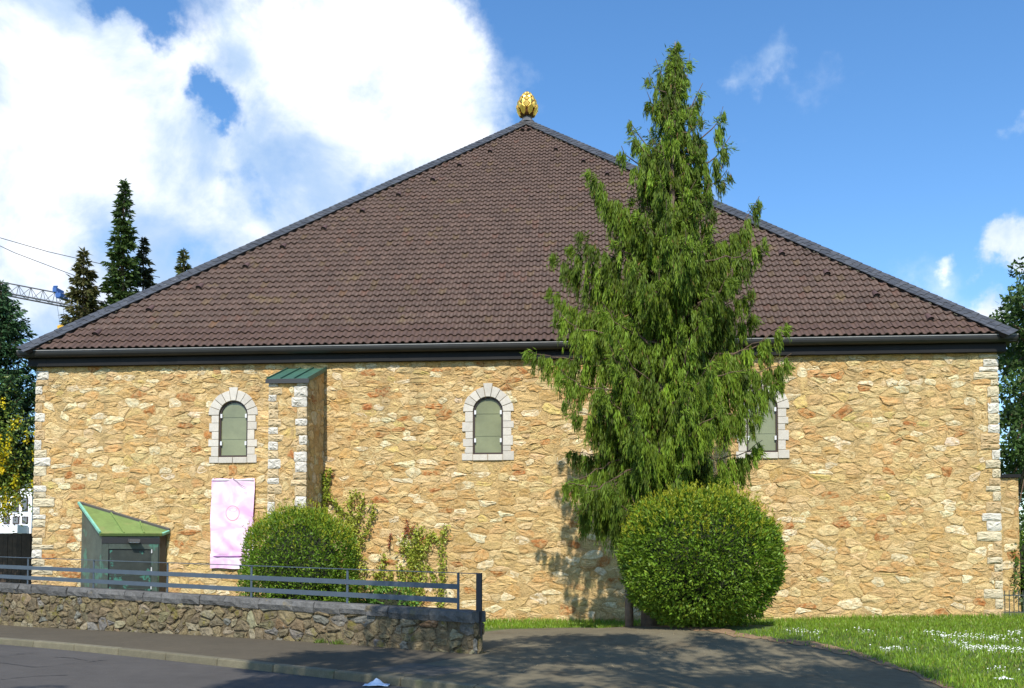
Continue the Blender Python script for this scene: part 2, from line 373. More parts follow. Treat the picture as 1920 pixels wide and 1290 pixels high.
def kerb():
    base = link('kerb', None, None) if False else None
    root = bpy.data.objects.new('kerb', None); COL.objects.link(root); root['kind'] = 'structure'
    x, y = xy(5, NK); root.location = (x, y, 0)
    t = -12.0
    tl = tn(*onG(800, 1283)[:2])[0]
    while t < 27:
        L = 1.15
        x0, y0 = xy(t+.006, NK); x1, y1 = xy(t+L-.006, NK)
        b = MB(); d = np.array([TU[0], TU[1], 0]); nn = np.array([TN[0], TN[1], 0])
        low = False
        top = .012 if not low else -.045
        z0, z1 = float(H(x0, y0)), float(H(x1, y1))
        p = [np.array([x0, y0, 0])-nn*.135, np.array([x1, y1, 0])-nn*.135, np.array([x1, y1, 0])-nn*.0, np.array([x0, y0, 0])-nn*.0]
        zb = [z0-.3, z1-.3, z1-.3, z0-.3]; zt = [z0+top-.012, z1+top-.012, z1+top, z0+top]
        pv = p[0]+nn*.0
        b.hexa([q+np.array([0, 0, zz]) for q, zz in zip(p, zb)]+[q+np.array([0, 0, zz])+(nn*.02 if i < 2 else 0) for i, (q, zz) in enumerate(zip(p, zt))])
        o = b.build('kerb_stone', MT['kerb'], root); bevel(o, .015)
        # gutter stone at the foot
        t += L
    return root
kerb()
def tar_joints():
    rd = bpy.data.objects['road']; m = mat('tar', (.035, .034, .034), rough=.8)
    for pa in ([(-20, 1232), (30, 1227), (78, 1223)], [(-20, 1241), (20, 1245), (62, 1251), (100, 1249), (150, 1242)], [(102, 1232), (138, 1234), (168, 1240)], [(165, 1242), (182, 1239), (204, 1238)], [(0, 1275), (60, 1268), (140, 1266)]):
        P = []
        for i in range(len(pa)-1):
            for k in range(6):
                u = k/6; P.append(onG(pa[i][0]+(pa[i+1][0]-pa[i][0])*u, pa[i][1]+(pa[i+1][1]-pa[i][1])*u+random.uniform(-.5, .5), -.105))
        V = []; Fs = []
        for i, p in enumerate(P):
            w_ = random.uniform(.008, .022)
            V += [(p[0], p[1]-w_, p[2]+.004), (p[0], p[1]+w_, p[2]+.004)]
        for i in range(len(P)-1): Fs.append((2*i, 2*i+2, 2*i+3, 2*i+1))
        link('tar_joint', mesh_np('tar_joint', np.array(V), np.array(Fs), m), rd)
tar_joints()
def slabs():
    c = onG(790, 1256); t0, n0 = tn(*c[:2])
    b = MB()
    for i in range(3):
        for j in range(2):
            if (i, j) == (2, 1): continue
    V = []
    for i in range(2):
        for j in range(2):
            t = t0+(-.55+.55*i); n = n0+(-.5+.5*j)
            P = []
            for (a, bb) in ((0, 0), (.53, 0), (.53, .48), (0, .48)):
                x, y = xy(t+a, n+bb); P.append((x, y, float(H(x, y))+.0105))
            bq = MB(); bq.add([(p[0], p[1], p[2]-.03) for p in P]+P, [(0, 3, 2, 1), (4, 5, 6, 7), (0, 1, 5, 4), (1, 2, 6, 5), (2, 3, 7, 6), (3, 0, 4, 7)])
            bq.build('paving_slab', MT['slab'], bpy.data.objects['sidewalk'] if t > t_sep else bpy.data.objects['forecourt'])
slabs()

# ------------------------------------------------------------------ rubble masonry generator
def clip(poly, nx, ny, c):
    """keep nx*x+ny*y <= c"""
    out = []; n = len(poly)
    for i in range(n):
        p, q = poly[i], poly[(i+1) % n]
        dp, dq = nx*p[0]+ny*p[1]-c, nx*q[0]+ny*q[1]-c
        if dp <= 0: out.append(p)
        if (dp < 0 < dq) or (dq < 0 < dp):
            s = dp/(dp-dq); out.append((p[0]+s*(q[0]-p[0]), p[1]+s*(q[1]-p[1])))
    return out
def cells(u0, u1, v0, v1, cw, ch, rng, drop=.2, gap=.011):
    asp = ch/cw
    pts = []; v = v0-.2*ch; row = 0
    while v < v1+ch*.5:
        hh = ch*rng.uniform(.62, 1.32); u = u0-rng.uniform(0, cw)
        while u < u1+cw*.5:
            ww = cw*rng.uniform(.5, 1.55)
            if rng.random() > drop: pts.append((u+ww/2, v+hh*rng.uniform(.2, .8)))
            u += ww
        v += hh; row += 1
    P = np.array(pts); S = P*np.array([asp, 1.0]); out = []
    for i in range(len(P)):
        d2 = ((S-S[i])**2).sum(1); idx = np.argsort(d2)[1:19]
        R = 1.6*ch
        poly = [(S[i, 0]-R, S[i, 1]-R), (S[i, 0]+R, S[i, 1]-R), (S[i, 0]+R, S[i, 1]+R), (S[i, 0]-R, S[i, 1]+R)]
        for j in idx:
            if d2[j] > (2.4*ch)**2*2: break
            nx, ny = S[j]-S[i]; l = math.hypot(nx, ny); nx /= l; ny /= l
            g = gap*rng.uniform(.4, 1.6)
            c = nx*(S[i, 0]+S[j, 0])/2+ny*(S[i, 1]+S[j, 1])/2-g
            poly = clip(poly, nx, ny, c)
            if len(poly) < 3: break
        if len(poly) < 3: continue
        poly = [(x/asp, y) for x, y in poly]
        for (a, b, c) in ((-1, 0, -u0), (1, 0, u1), (0, -1, -v0), (0, 1, v1)):
            poly = clip(poly, a, b, c)
            if len(poly) < 3: break
        if len(poly) < 3: continue
        out.append(np.array(poly))
    return out
def area(p):
    x, y = p[:, 0], p[:, 1]; return .5*abs(np.dot(x, np.roll(y, -1))-np.dot(y, np.roll(x, -1)))
def chaikin(p, r=.22):
    q = np.roll(p, -1, 0); return np.stack([p*(1-r)+q*r, p*r+q*(1-r)], 1).reshape(-1, 2)
def tidy(p, tol=.012):
    k = [p[0]]
    for a in p[1:]:
        if np.hypot(*(a-k[-1])) > tol: k.append(a)
    if len(k) > 3 and np.hypot(*(k[0]-k[-1])) < tol: k.pop()
    return np.array(k)
def stone3(poly, fmap, rng, lift=(.001, .020), jit=.012, back=.05):
    p = tidy(poly)
    if len(p) < 3: return None
    x, y = p[:, 0], p[:, 1]
    if np.dot(x, np.roll(y, -1))-np.dot(y, np.roll(x, -1)) < 0: p = p[::-1]
    p = chaikin(p, rng.uniform(.16, .30)); n = len(p)
    p = p+rng.normal(0, jit, p.shape)*np.array([1.2, 1.0])
    c = p.mean(0); sz = np.sqrt(area(p))
    d = rng.uniform(*lift); tx, ty = rng.normal(0, .035, 2)
    def depth(q, base): return base+(q-c)@np.array([tx, ty])
    V = []
    for q in p: V.append(fmap(q[0], q[1], -back))
    for q in p: V.append(fmap(q[0], q[1], max(.002, depth(q, d*.6)+rng.normal(0, .003))))
    k1 = 1-min(.3, .022/sz*2); r1 = c+(p-c)*k1+rng.normal(0, jit*.6, p.shape)
    for q in r1: V.append(fmap(q[0], q[1], depth(q, d)+rng.normal(0, .005)))
    r2 = c+(p-c)*.5+rng.normal(0, sz*.03, p.shape)
    for q in r2[::2]: V.append(fmap(q[0], q[1], depth(q, d)+rng.normal(.004, .010)))
    m = len(r2[::2])
    V.append(fmap(c[0], c[1], d+rng.normal(.004, .008)))
    Fs = []
    for b in (0, n):
        for i in range(n): Fs.append((b+i, b+(i+1) % n, b+n+(i+1) % n, b+n+i))
    b = 2*n; e = 3*n
    for i in range(m):
        j = (i+1) % m
        Fs.append((b+2*i, b+(2*i+1) % n, e+i)); Fs.append((b+(2*i+1) % n, b+(2*i+2) % n, e+j)); Fs.append((b+(2*i+1) % n, e+j, e+i))
        Fs.append((e+i, e+j, e+m))
    return V, Fs
PAL = [((.655, .49, .245), .32), ((.59, .405, .175), .34), ((.54, .32, .120), .17), ((.75, .64, .41), .11), ((.42, .175, .055), .04), ((.60, .45, .16), .02)]
def pick(rng, pal=PAL, sd=.07):
    wts = np.array([q[1] for q in pal]); c = np.array(pal[rng.choice(len(pal), p=wts/wts.sum())][0])
    return tuple(np.clip(c*rng.normal(1, sd)*(1+rng.normal(0, .025, 3)), .02, .9))
def masonry(polys, fmap, parent, m, rng, nmax, name='stone', pal=PAL, **kw):
    polys = [p for p in polys if area(p) > .004]
    polys.sort(key=area, reverse=True)
    rest = MB()
    for i, p in enumerate(polys):
        r = stone3(p, fmap, rng, **kw)
        if r is None: continue
        c = pick(rng, pal)
        if i < nmax:
            b = MB(); b.add(r[0], r[1], c); b.build(name, m, parent)
        else: rest.add(r[0], r[1], c)
    if rest.v: rest.build(name+'_filling', m, parent, kind='stuff')

# ------------------------------------------------------------------ church
ZF = 6.625                     # underside of the fascia
ZG = 6.99                      # gutter rim
OV = .33
church = thing('church', 'square sandstone rubble church with brown tiled pyramid roof and golden pine cone', 'church', (0, 0, 0))
WINS = [(-6.755, 4.26), (-.253, 4.28), (6.452, 4.28)]
WR, WH = .375, 1.44
def in_open(x, z, g):
    for xc, zb in WINS:
        zs = zb+WH-WR
        if zb-g-.08 <= z <= zs and abs(x-xc) < WR+g: return (xc, zb, zs)
        if z > zs and math.hypot(x-xc, z-zs) < WR+g: return (xc, zb, zs)
    return None
def wall():
    b = MB()
    # front face as vertical strips with arched openings
    xs = [-12.0]; segs = 10
    zb0, zt = -1.0, 7.0
    cur = -12.0
    for xc, zb in WINS:
        b.add([(cur, 0, zb0), (xc-WR, 0, zb0), (xc-WR, 0, zt), (cur, 0, zt)], [(0, 1, 2, 3)])
        zs = zb+WH-WR
        b.add([(xc-WR, 0, zb0), (xc+WR, 0, zb0), (xc+WR, 0, zb), (xc-WR, 0, zb)], [(0, 1, 2, 3)])
        arc = [(xc-WR*math.cos(math.pi*i/segs), zs+WR*math.sin(math.pi*i/segs)) for i in range(segs+1)]
        for (xa, za), (xb, zbb) in zip(arc[:-1], arc[1:]):
            b.add([(xa, 0, za), (xb, 0, zbb), (xb, 0, zt), (xa, 0, zt)], [(0, 1, 2, 3)])
            b.add([(xa, 0, za), (xb, 0, zbb), (xb, .3, zbb), (xa, .3, za)], [(3, 2, 1, 0)])
        b.add([(xc-WR, 0, zb), (xc-WR, 0, zs), (xc-WR, .3, zs), (xc-WR, .3, zb)], [(3, 2, 1, 0)])
        b.add([(xc+WR, 0, zb), (xc+WR, 0, zs), (xc+WR, .3, zs), (xc+WR, .3, zb)], [(0, 1, 2, 3)])
        b.add([(xc-WR, 0, zb), (xc+WR, 0, zb), (xc+WR, .3, zb), (xc-WR, .3, zb)], [(0, 1, 2, 3)])
        cur = xc+WR
    b.add([(cur, 0, zb0), (12, 0, zb0), (12, 0, zt), (cur, 0, zt)], [(0, 1, 2, 3)])
    b.add([(12, 0, zb0), (12, 24, zb0), (12, 24, zt), (12, 0, zt)], [(0, 1, 2, 3)])
    b.add([(-12, 24, zb0), (-12, 0, zb0), (-12, 0, zt), (-12, 24, zt)], [(0, 1, 2, 3)])
    b.add([(12, 24, zb0), (-12, 24, zb0), (-12, 24, zt), (12, 24, zt)], [(0, 1, 2, 3)])
    wl = b.build('wall', MT['mortar'], church)
    rng = np.random.default_rng(3)
    # quoins first: rows of blocks at both corners
    rows = {}
    for side in (-1, 1):
        z = -.1; prof = []
        while z < 6.6:
            hh = rng.uniform(.13, .28); ln = rng.choice([.16, .24, .32, .42, .55], p=[.28, .27, .23, .14, .08])
            z1 = min(z+hh, 6.6); prof.append((z, z1, ln)); z = z1
        rows[side] = prof
        for (z0, z1, ln) in prof:
            if z1-z0 < .06: continue
            x0, x1 = (-12.0-.02, -12.0+ln) if side < 0 else (12.0-ln, 12.0+.02)
            p = np.array([(x0, z0+.008), (x1, z0+.008), (x1, z1-.008), (x0, z1-.008)])
            r = quoin3(p, rng)
            wht = rng.random()
            c = (.60, .56, .47) if wht < .33 else ((.56, .48, .32) if wht < .75 else (.50, .36, .19))
            q = MB(); q.add(r[0], r[1], tuple(np.array(c)*rng.uniform(.9, 1.06))); q.build('quoin', MT['quoin'], wl)
    polys = cells(-12, 12, -.15, 6.62, .275, .135, rng, drop=.30, gap=.005)
    keep = []
    for p in polys:
        c = p.mean(0)
        if in_open(c[0], c[1], .16): continue
        q = []
        for (x, z) in p:
            h = in_open(x, z, .10)
            if h:
                xc, zb, zs = h
                if z > zs:
                    v = np.array([x-xc, z-zs]); v *= (WR+.10)/max(np.hypot(*v), 1e-3); x, z = xc+v[0], zs+v[1]
                elif z < zb+.02: z = zb-.185
                else: x = xc+math.copysign(WR+.10, x-xc)
            q.append((x, z))
        p = np.array(q)
        # trim against quoins
        sidec = -1 if c[0] < 0 else 1
        if abs(c[0]) > 11.2:
            for (z0, z1, ln) in rows[sidec]:
                if z0 <= c[1] < z1:
                    lim = 12-ln-.012
                    pl = clip([tuple(a) for a in p], sidec, 0, lim)
                    p = np.array(pl) if len(pl) > 2 else None
                    break
        if p is None: continue
        # behind the buttress nothing shows
        if BX0+.05 < c[0] < BX1-.05 and c[1] < 5.2: continue
        keep.append(p)
    masonry(keep, lambda u, v, d: (u, -d, v), wl, MT['stone'], rng, 300)
    return wl
def quoin3(p, rng, proud=.03, f=None):
    f = f or (lambda u, v, d: (u, -d, v))
    p = np.array(p); c = p.mean(0)
    q = []
    n = 4
    for i in range(4):
        a, b = p[i], p[(i+1) % 4]
        for s in (0.06, .35, .65, .94): q.append(a+(b-a)*s+rng.normal(0, .005, 2))
    q = np.array(q); n = len(q); V = [f(a[0], a[1], -.03) for a in q]+[f(a[0], a[1], proud*.5+rng.normal(0, .003)) for a in q]
    sz = (p.max(0)-p.min(0)); ins = np.minimum(.03, sz*.2)
    r1 = np.array([c+(a-c)*(1-2*ins/sz) for a in q])
    V += [f(a[0], a[1], proud+rng.normal(0, .008)) for a in r1]
    r2 = np.array([c+(a-c)*.5 for a in q]); V += [f(a[0], a[1], proud+rng.normal(.006, .011)) for a in r2]
    V.append(f(c[0], c[1], proud+.01))
    Fs = []
    for b in (0, n, 2*n):
        for i in range(n): Fs.append((b+i, b+(i+1) % n, b+n+(i+1) % n, b+n+i))
    for i in range(n): Fs.append((3*n+i, 3*n+(i+1) % n, 4*n))
    return V, Fs
# buttress extents
BP = 1.5
BX0, BX1 = onY(505, 800, -BP)[0], onY(574, 800, -BP)[0]
BZF, BZB = onY(540, 709, -BP)[2], onY(600, 690, 0)[2]
print('buttress', BX0, BX1, BZF, BZB)
wall()
def buttress():
    b = MB(); x0, x1, y0 = BX0, BX1, -BP
    b.hexa([(x0, y0, -1), (x1, y0, -1), (x1, .05, -1), (x0, .05, -1), (x0, y0, BZF-.08), (x1, y0, BZF-.08), (x1, .05, BZB-.08), (x0, .05, BZB-.08)])
    bt = b.build('buttress', MT['mortar'], church)
    rng = np.random.default_rng(8)
    # front quoins both sides
    lims = {}
    for side in (-1, 1):
        z = -.1; pr = []
        while z < BZF-.12:
            hh = rng.uniform(.15, .27); z1 = min(z+hh, BZF-.09); ln = rng.uniform(.15, .36)
            if z1-z0_(z) > .07:
                xa, xb = (x0-.02, x0+ln) if side < 0 else (x1-ln, x1+.02)
                wht = rng.random() < .62
                pr.append((z, z1, ln))
                r = quoin3([(xa, z+.007), (xb, z+.007), (xb, z1-.007), (xa, z1-.007)], rng, f=lambda u, v, d: (u, y0-d, v))
                c = (.60, .56, .48) if wht else (.56, .43, .25)
                q = MB(); q.add(r[0], r[1], tuple(np.array(c)*rng.uniform(.9, 1.05))); q.build('quoin', MT['quoin'], bt)
            z = z1
        lims[side] = pr
    polys = cells(x0+.02, x1-.02, -.1, BZF-.09, .36, .20, rng, drop=.12); keep = []
    for p in polys:
        c = p.mean(0); pl = [tuple(a) for a in p]
        for side, xr in ((-1, x0), (1, x1)):
            for (z0, z1, ln) in lims[side]:
                if z0 <= c[1] < z1:
                    pl = clip(pl, side, 0, side*(xr-side*(ln+.012))) if len(pl) > 2 else pl
        if len(pl) > 2: keep.append(np.array(pl))
    masonry(keep, lambda u, v, d: (u, y0-d, v), bt, MT['stone'], rng, 60)
    sl_ = (BZB-BZF)/BP
    polys = cells(y0+.02, -.03, -.1, BZB-.1, .36, .21, rng, drop=.12); keep = []
    for p in polys:
        pl = clip([tuple(a) for a in p], -sl_, 1, BZF-.1+sl_*BP)
        if len(pl) > 2: keep.append(np.array(pl))
    masonry(keep, lambda u, v, d: (x1+d, u, v), bt, MT['stone'], rng, 80)
    # copper cap with standing seams
    b = MB(); e = .07
    P = [(x0-e, y0-e, BZF-.075-e*sl_), (x1+e, y0-e, BZF-.075-e*sl_), (x1+e, -.002, BZB-.075), (x0-e, -.002, BZB-.075)]
    b.hexa(P+[(p[0], p[1], p[2]+.07) for p in P])
    cap = b.build('cap', MT['capgreen'], bt)
    for k in range(4):
        x = x0-e+.02+(x1-x0+2*e-.04)*k/3
        s = MB(); s.bar((x, y0-e, BZF-e*sl_+.012), (x, -.004, BZB+.012), .022, .035); s.build('seam', MT['capgreen'], bt)
    s = MB(); s.box((x0-e-.01, y0-e-.02, BZF-.11-e*sl_), (x1+e+.01, y0-e-.002, BZF-.005-e*sl_)); s.build('cap_edge', MT['dark'], bt)
def z0_(z): return z
buttress()

def windows():
    rng = np.random.default_rng(21)
    for wi, (xc, zb) in enumerate(WINS):
        zs = zb+WH-WR
        segs = 14
        # frame: arch-shaped ring
        def outline(r, dz):
            pts = [(xc-r, zb+dz)]+[(xc-r*math.cos(math.pi*i/segs), zs+r*math.sin(math.pi*i/segs)) for i in range(segs+1)]+[(xc+r, zb+dz)]
            return pts
        o, i_ = outline(WR-.002, .002), outline(WR-.045, .045)
        b = MB(); n = len(o)
        V = [(x, .02, z) for x, z in o]+[(x, .02, z) for x, z in i_]+[(x, .12, z) for x, z in o]+[(x, .12, z) for x, z in i_]
        Fs = []
        for k in range(n):
            j = (k+1) % n; Fs += [(k, j, n+j, n+k), (n+k, n+j, 3*n+j, 3*n+k), (2*n+k, 2*n+j, j, k)]
        b.add(V, Fs); root = b.build('window', MT['frame'], church)
        g = MB(); ii = outline(WR-.04, .04); g.add([(x, .055, z) for x, z in ii], [tuple(range(len(ii)))[::-1]])
        gl = g.build('glass', MT['glass'], root)
        if gl.data.polygons[0].normal.y > 0: gl.data.flip_normals()
        for zz in (zb+.46, zb+1.02):
            s = MB(); s.box((xc-WR+.047, .046, zz), (xc+WR-.047, .054, zz+.012)); s.build('glazing_bar', MT['glass'], root)
        for sx in (-1, 1):
            for zz in (zb+.30, zb+1.0):
                s = MB(); s.box((xc+sx*(WR-.055)-.022, -.005, zz), (xc+sx*(WR-.055)+.022, .045, zz+.10)); s.build('bracket', MT['galv'], root)
        def blk(poly, name='surround_block', proud=.03):
            b = MB(); n = len(poly)
            p = np.array(poly); 
            V = [(x, .11, z) for x, z in poly]+[(x, -proud, z) for x, z in poly]
            Fs = [tuple(range(n, 2*n))]+[(k, (k+1) % n, n+(k+1) % n, n+k) for k in range(n)]
            b.add(V, Fs); ob = b.build(name, MT['ashlar'], root); me = ob.data
            if me.polygons[0].normal.y > 0: me.flip_normals()
            bevel(ob, .008); return ob
        # voussoirs
        nv = 9; g_ = .006
        for k in range(nv):
            a0, a1 = math.pi*k/nv, math.pi*(k+1)/nv
            key = k == nv//2; ro = .715 if key else .635+rng.uniform(-.015, .02)
            pts = []
            for s in range(3):
                a = a0+g_/WR+(a1-a0-2*g_/WR)*s/2; pts.append((xc-(WR+.002)*math.cos(a), zs+(WR+.002)*math.sin(a)))
            for s in range(2, -1, -1):
                a = a0+g_/ro+(a1-a0-2*g_/ro)*s/2; rr = ro if key else ro
                pts.append((xc-rr*math.cos(a), zs+rr*math.sin(a)))
            blk(pts[::-1], 'voussoir' if not key else 'keystone', .034+rng.uniform(0, .01))
        for sx in (-1, 1):
            z = zb-.155; top = zs-.004
            hs = rng.uniform(.7, 1.3, 6); hs = hs/hs.sum()*(top-z)
            for k, hh in enumerate(hs):
                wd = (.26 if k % 2 == 0 else .19)+rng.uniform(-.02, .02)
                xa, xb = xc+sx*(WR+.002), xc+sx*(WR+wd)
                x0, x1 = min(xa, xb), max(xa, xb)
                blk([(x0, z+.004), (x1, z+.004), (x1, z+hh-.004), (x0, z+hh-.004)], proud=.03+rng.uniform(0, .008)); z += hh
        for k in range(2):
            x0 = xc-WR+.006+k*WR; blk([(x0, zb-.155), (x0+WR-.012, zb-.155), (x0+WR-.012, zb-.006), (x0, zb-.006)], 'sill_block', .04)
windows()

# roof -------------------------------------------------------------
HB = 12+OV-.05
ZE, ZA = 7.02, 18.42
def roof():
    b = MB(); c = 12.0
    e = [(-HB, c-HB, ZE), (HB, c-HB, ZE), (HB, c+HB, ZE), (-HB, c+HB, ZE), (0, c, ZA)]
    b.add(e, [(0, 1, 4), (1, 2, 4), (2, 3, 4), (3, 0, 4), (3, 2, 1, 0)])
    rf = b.build('roof', MT['underlay'], church)
    y0 = c-HB; al = math.atan2(ZA-ZE, HB); ca, sa = math.cos(al), math.sin(al); SL = math.hypot(HB, ZA-ZE)
    nr = 52; rp = SL/(nr+.6); cols = 126; cw = 2*HB/cols
    O = np.array([0, y0, ZE]); ES = np.array([0, ca, sa]); EN = np.array([0, -sa, ca])
    # one tile in local coords: x across, y up-slope, z normal
    us = np.array([0, .12, .24, .36, .5, .64, .76, .9, 1.04])
    hz = np.array([.030, .022, .006, 0, 0, .006, .022, .030, .026])
    n = len(us); th = .022
    V = []
    for (yy, zz) in ((-.02, .052), (rp*1.04, .012)):
        for u, h in zip(us, hz): V.append(((u-.5)*cw, yy, zz+h*1.55))
    for u, h in zip(us, hz): V.append(((u-.5)*cw, -.02, .052+h*1.55-th))
    for u, h in zip(us, hz): V.append(((u-.5)*cw, rp*.2, .040+h*1.55-th))
    Fs = []
    for i in range(n-1):
        Fs += [(i, i+1, n+i+1, n+i), (2*n+i, 2*n+i+1, i+1, i), (3*n+i, 3*n+i+1, 2*n+i+1, 2*n+i)]
    Vt = np.array(V); base = (.098, .060, .044)
    tcol = np.tile(base, (len(V), 1))
    tile_me = mesh_np('roof_tile', Vt, Fs, MT['tile'], tcol, smooth=False)
    Vw = Vt[:, :1]*np.array([1., 0, 0])+Vt[:, 1:2]*ES+Vt[:, 2:3]*EN
    rng = np.random.default_rng(4)
    VV = []; FF = []; CC = []; cnt = 0; k = 0
    Ft = np.array(Fs)
    patch = rng.random((60, 140))
    for r in range(nr):
        s = r*rp; half = HB*(1-(s+.1)/SL)-.10
        sh = 0.0
        for ci in range(cols):
            x = -HB+(ci+.5)*cw+sh
            if abs(x) > half: continue
            p = O+np.array([x, 0, 0])+ES*s+EN*rng.normal(0, .003)
            if cnt < 300 and r < 3:
                o = link('roof_tile', tile_me, rf); o.location = p; o.rotation_euler = (al+rng.normal(0, .004), 0, rng.normal(0, .006)); cnt += 1
            else:
                VV.append(Vw+p+ES*rng.normal(0, .006)); FF.append(Ft+k*len(Vt)); k += 1
                cc = np.array(base)*rng.normal(1, .085)
                if rng.random() < .05: cc = cc*np.array([1.08, 1.10, .82])
                if rng.random() < .03: cc = cc*np.array([1.12, .97, .90])
                CC.append(np.tile(cc, (len(Vt), 1)))
    link('roof_tile_courses', mesh_np('roof_tile_courses', np.concatenate(VV), np.concatenate(FF), MT['tile'], np.concatenate(CC)), rf, kind='stuff')
    # vent tiles under both hips
    def vent(x, s):
        b = MB(); p = O+np.array([x, 0, 0])+ES*s+EN*.07
        V = []; Fs = []; m = 7; 
        for (yy, rr, zz) in ((-.03, .085, .0), (.30, .05, -.04)):
            for i in range(m):
                a = math.pi*i/(m-1); V.append(p+np.array([rr*1.05*math.cos(a), 0, 0])+ES*yy+EN*(zz+rr*math.sin(a)))
        for i in range(m-1): Fs.append((i, i+1, m+i+1, m+i))
        b.add(V, Fs, (.105, .06, .05)); o = b.build('vent_tile', MT['tile'], rf)
        q = MB(); q.add([p+np.array([.075*math.cos(math.pi*i/6), 0, 0])-ES*.012+EN*(.075*math.sin(math.pi*i/6)) for i in range(7)], [tuple(range(7))], (.004, .004, .004))
        q.build('vent_mouth', MT['underlay'], rf)
    for sgn in (-1, 1):
        for r in range(2, 52, 4):
            s = (r+.0)*rp; half = HB*(1-s/SL)
            x = sgn*(half-1.35)
            if half < 1.6: continue
            ci = round((x+HB)/cw); vent(-HB+ci*cw, s)
        vent(sgn*.13, 49*rp)
    # hip slates
    for sgn in (-1, 1):
        A = np.array([sgn*HB, y0, ZE]); B = np.array([0, c, ZA]); D = B-A; L = np.linalg.norm(D); D /= L
        inw = np.cross(EN, D); inw *= 1 if inw[0]*sgn < 0 else -1
        b = MB(); s = -.1; lift = .115
        while s < L-.36:
            st = .21
            for (w0, w1) in ((0, .14), (.145, .26), (.265, .38)):
                off = rng.uniform(-.05, .05)
                g = rng.uniform(.75, 1.25); col = tuple(np.array((.058, .060, .064))*g)
                a0, a1 = s+off, s+off+.30
                wj = rng.uniform(-.012, .012)
                P = [A+D*a0+inw*w0+EN*(lift+.018), A+D*a0+inw*(w1+wj)+EN*(lift+.018), A+D*a1+inw*(w1+wj)+EN*(lift), A+D*a1+inw*w0+EN*(lift)]
                b.hexa([q-EN*.010 for q in P]+P, col) if sgn < 0 else b.hexa([P[i]-EN*.010 for i in (1, 0, 3, 2)]+[P[i] for i in (1, 0, 3, 2)], col)
            s += st
        b.build('hip_slate_courses', MT['slate'], rf, kind='stuff')
        # hip board beneath and ridge roll
        q = MB()
        P = [A+inw*0+EN*.0, A+inw*.34+EN*.0, B+inw*.34, B+inw*0]
        q.hexa([p+EN*.0 for p in P]+[p+EN*(lift-.012) for p in P]); q.build('hip_board', MT['underlay'], rf)
        ns = np.array([sgn*sa, 0, ca])
        q = MB(); outw = np.cross(ns, D); outw *= 1 if outw[1] > 0 else -1
        P = [A+EN*lift, B+EN*lift, B+outw*.44+ns*lift, A+outw*.44+ns*lift]
        q.add(P+[p-np.array([0, 0, .06]) for p in P], [(0, 1, 2, 3), (7, 6, 5, 4), (0, 4, 5, 1), (3, 2, 6, 7)], (.07, .075, .082)); q.build('hip_side', MT['slate'], rf)
        # mortar crumbs along the hip edge
        q = MB()
        for s in np.arange(.5, L-1, .16):
            if rng.random() < (.40 if sgn > 0 else .06):
                p = A+D*(s+rng.uniform(-.05, .05))+inw*(.395+rng.uniform(-.01, .03))+EN*.085
                q.obox(p, D*rng.uniform(.02, .06), inw*rng.uniform(.005, .012), EN*.010, (.5, .47, .42))
        q.build('hip_mortar', MT['kerb'], rf, kind='stuff')
    # lead cap at the apex
    q = MB(); B = np.array([0, c, ZA])
    q.tube([B+(0, 0, -.06), B+(0, 0, .14), B+(0, 0, .22)], [.30, .17, .13], 10, (.09, .095, .105)); q.build('apex_cap', MT['slate'], rf)
    return rf
roof()
def eaves():
    # fascia panels, front run
    x = -12.16; k = 0; b = MB(); b.box((-.248, -.15, ZF), (.248, -.05, ZF+.24)); me = mesh_np('fascia_panel', np.array(b.v), b.f, MT['fascia'])
    n = 49; wd = 24.32/n
    bk = MB(); bk.box((-12.14, -.04, ZF+.005), (12.14, .05, 7.0)); fa = bk.build('fascia', MT['fascia'], church)
    for i in range(n):
        o = link('fascia_panel', me, fa); o.location = (-12.16+(i+.5)*wd, random.uniform(-.003, .003), random.uniform(-.003, .003))
    for sx in (-1, 1):
        r = MB(); r.box((min(sx*12.02, sx*12.155), -.045, ZF), (max(sx*12.02, sx*12.155), 24, ZF+.24)); r.build('side_fascia', MT['fascia'], church)
    # gutter: extruded half-round profile
    g = MB(); prof = []
    for i in range(9):
        a = math.pi*(1+i/8); prof.append((-OV+.10+.10*math.cos(a), ZG-.05+.115*math.sin(a)))
    prof = [(-OV-.0, ZG)]+prof+[(-OV+.2, ZG)]
    inner = [(y+(.012 if y < -OV+.1 else -.012), z+.012) for y, z in prof]
    pr = prof+inner[::-1]; m = len(pr)
    V = [(-12-OV-.03, y, z) for y, z in pr]+[(12+OV+.03, y, z) for y, z in pr]
    Fs = [(i, m+i, m+(i+1) % m, (i+1) % m) for i in range(m)]+[tuple(range(m))[::-1], tuple(range(m, 2*m))]
    g.add(V, Fs); gu = g.build('gutter', MT['gutter'], church)
    r = MB(); r.bar((-12-OV-.03, -OV+.002, ZG+.004), (12+OV+.03, -OV+.002, ZG+.004), .026, .022); r.build('gutter_rim', MT['rim'], gu)
    for sx in (-1, 1):
        r = MB(); r.box((min(sx*(12+.16), sx*(12+OV)), -OV+.03, ZG-.14), (max(sx*(12+.16), sx*(12+OV)), 24, ZG-.004)); r.build('side_gutter', MT['gutter'], gu)
        r = MB(); r.box((min(sx*12, sx*(12+OV-.03)), -.05, ZG-.012), (max(sx*12, sx*(12+OV-.03)), 24, ZG+.02)); r.build('side_eave', MT['fascia'], church)
    r = MB(); r.box((-12-OV+.05, -OV+.205, ZF+.245), (12+OV-.05, -.052, ZG+.02)); r.build('eave_board', MT['fascia'], church)
eaves()
